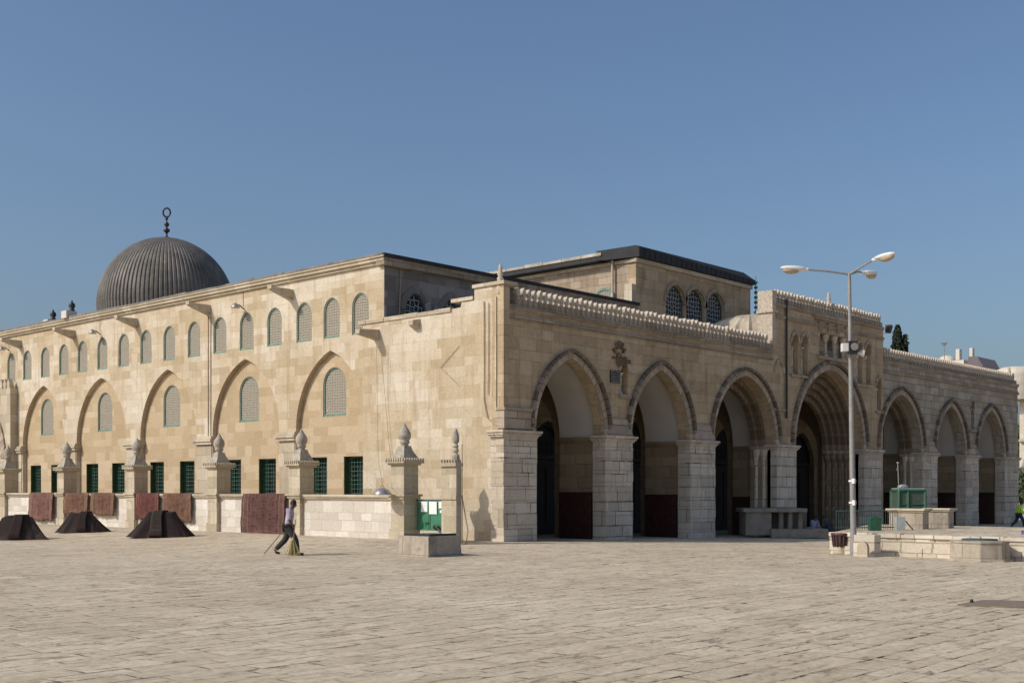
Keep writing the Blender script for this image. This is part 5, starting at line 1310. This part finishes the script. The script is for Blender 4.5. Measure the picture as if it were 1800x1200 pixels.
# ------------------------------------------------------------------ far buildings
def fb(name, label): return name, label
t = 150
o = empty('white_building', atz(P(1690, 700, t), 0), 'pale far building with two chimney blocks and a small dome behind the porch roof', 'building')
def slabp(p0, p1, y0, y1, t, dpt, mat, name, par, fr=.58):
    z0 = 2-(y1-CY)/FPX*t; z1 = 2-(y0-CY)/FPX*t; pk = p0+(p1-p0)*fr; k = P(pk, 800, t); u = (pk-900)/FPX
    ly = (pk-p0)/FPX*t/(RT.x*u-RT.y if False else (.7377+u*.6752)); lx = (p1-pk)/FPX*t/(.6752-u*.7377)
    w = MB(); w.box(k.x, k.x+max(lx, .3), k.y, k.y+max(ly, .3), z0, z1); return w.build(name, M[mat], par)
slabp(1636, 1736, 632, 870, t, 7, 'farwall', 'wall', o)
slabp(1680, 1691, 613, 632, t+1, 2.0, 'plaster', 'chimney', o)
slabp(1704, 1713, 611, 632, t+2, 1.6, 'plaster', 'chimney', o)
z = 2-(632-CY)/FPX*t; c = P(1664, 632, t+3)
w = MB(); w.lathe([(1.1*math.cos(PI/2*i/8)+.0, z+.9*math.sin(PI/2*i/8)) for i in range(9)], (c.x, c.y, 0), 20); w.build('small_dome', M['farwall'], o)
a = P(1712, 629, t-.5); w = MB(); zz0 = 2-(645-CY)/FPX*t; zz1 = 2-(628-CY)/FPX*t
q = [atz(P(1700, 0, t-1), zz0), atz(P(1728, 0, t-1), zz0), atz(P(1718, 0, t-1), zz1), atz(P(1702, 0, t-1), zz1)]
w.add(q+[v+Vector((6, 0, 0)) for v in q], [(0,1,2,3),(4,5,6,7),(0,1,5,4),(1,2,6,5),(2,3,7,6),(3,0,4,7)]); w.build('sloping_roof', M['farroof'], o)
o = empty('antenna', atz(P(1660, 610, 148), 16), 'thin mast with an inverted triangular dish on the far pale roof', 'antenna')
c = P(1660, 602, 148); w = MB(); w.tube([c-UP*2.4, c], .06, 6); w.build('mast', M['pole'], o)
w = MB(); w.add([c-RT*.45, c+RT*.45, c-UP*.5, c-RT*.45+FW*.1, c+RT*.45+FW*.1, c-UP*.5+FW*.1], [(0, 1, 2), (3, 4, 5), (0, 1, 4, 3), (1, 2, 5, 4), (2, 0, 3, 5)]); w.build('dish', M['pole'], o)
o = empty('round_building', atz(P(1775, 700, 125), 0), 'far stone building with a rounded roof drum beyond the right end of the porch', 'building')
t = 125; zr = 2-(650-CY)/FPX*t; c = P(1783, 700, t+3)
w = MB(); w.lathe([(2.2, zr-3), (2.2, zr-.3), (2.0, zr+.2), (1.3, zr+.55), (0.02, zr+.7)], (c.x, c.y, 0), 28); w.build('roof_drum', M['farwall'], o)
wl = slabp(1791, 1990, 640, 880, t, 8, 'farwall', 'wall', o, .3)
for r_ in range(4):
    for k in range(3):
        y0 = 665+r_*45; x0 = 1795+k*35
        z0w = 2-(y0+14-CY)/FPX*t; zk = P(1791+199*.3, 800, t); yy_ = zk.y+7.2-k*3.0+random.uniform(-.1, .1)
        w = MB(); w.box(zk.x-.05, zk.x+.2, yy_-.45, yy_+.45, z0w, z0w+1.0); w.build('window', M['void'], o)
slabp(1789, 1992, 700, 703, t-.4, 8.5, 'coping', 'balcony', o, .3); slabp(1789, 1992, 770, 774, t-.4, 8.5, 'coping', 'balcony', o, .3)

# ------------------------------------------------------------------ light, sky, camera
SUN = Vector((1, -.46, -.85)).normalized()
sd = bpy.data.lights.new('sun', 'SUN'); sd.energy = 2.9; sd.angle = math.radians(.53); sd.color = (1, .93, .82)
so = bpy.data.objects.new('sun', sd); COL.objects.link(so); so.rotation_euler = SUN.to_track_quat('-Z', 'Y').to_euler()
W = bpy.data.worlds.new('World'); S.world = W; W.use_nodes = True; nt = W.node_tree
bg = nt.nodes['Background']; sk = nt.nodes.new('ShaderNodeTexSky'); sk.sky_type = 'NISHITA'; sk.sun_disc = False
sk.sun_elevation = math.asin(-SUN.z); sk.sun_rotation = math.atan2(-SUN.x, -SUN.y); sk.altitude = 700; sk.air_density = 1.2; sk.dust_density = 6; sk.ozone_density = 5
nt.links.new(sk.outputs[0], bg.inputs[0]); bg.inputs[1].default_value = .118
cd = bpy.data.cameras.new('camera'); co = bpy.data.objects.new('camera', cd); COL.objects.link(co); S.camera = co
co.location = CAM; co.rotation_euler = (PI/2, 0, YAW-PI/2); cd.sensor_width = 36; cd.lens = FPX/1800*36; cd.shift_y = (CY-600)/1800; cd.clip_end = 6000; cd.clip_start = .1
S.view_settings.view_transform = 'Standard'; S.view_settings.look = 'None'; S.view_settings.exposure = 0; S.view_settings.gamma = 1
S.cycles.max_bounces = 8; S.cycles.diffuse_bounces = 4
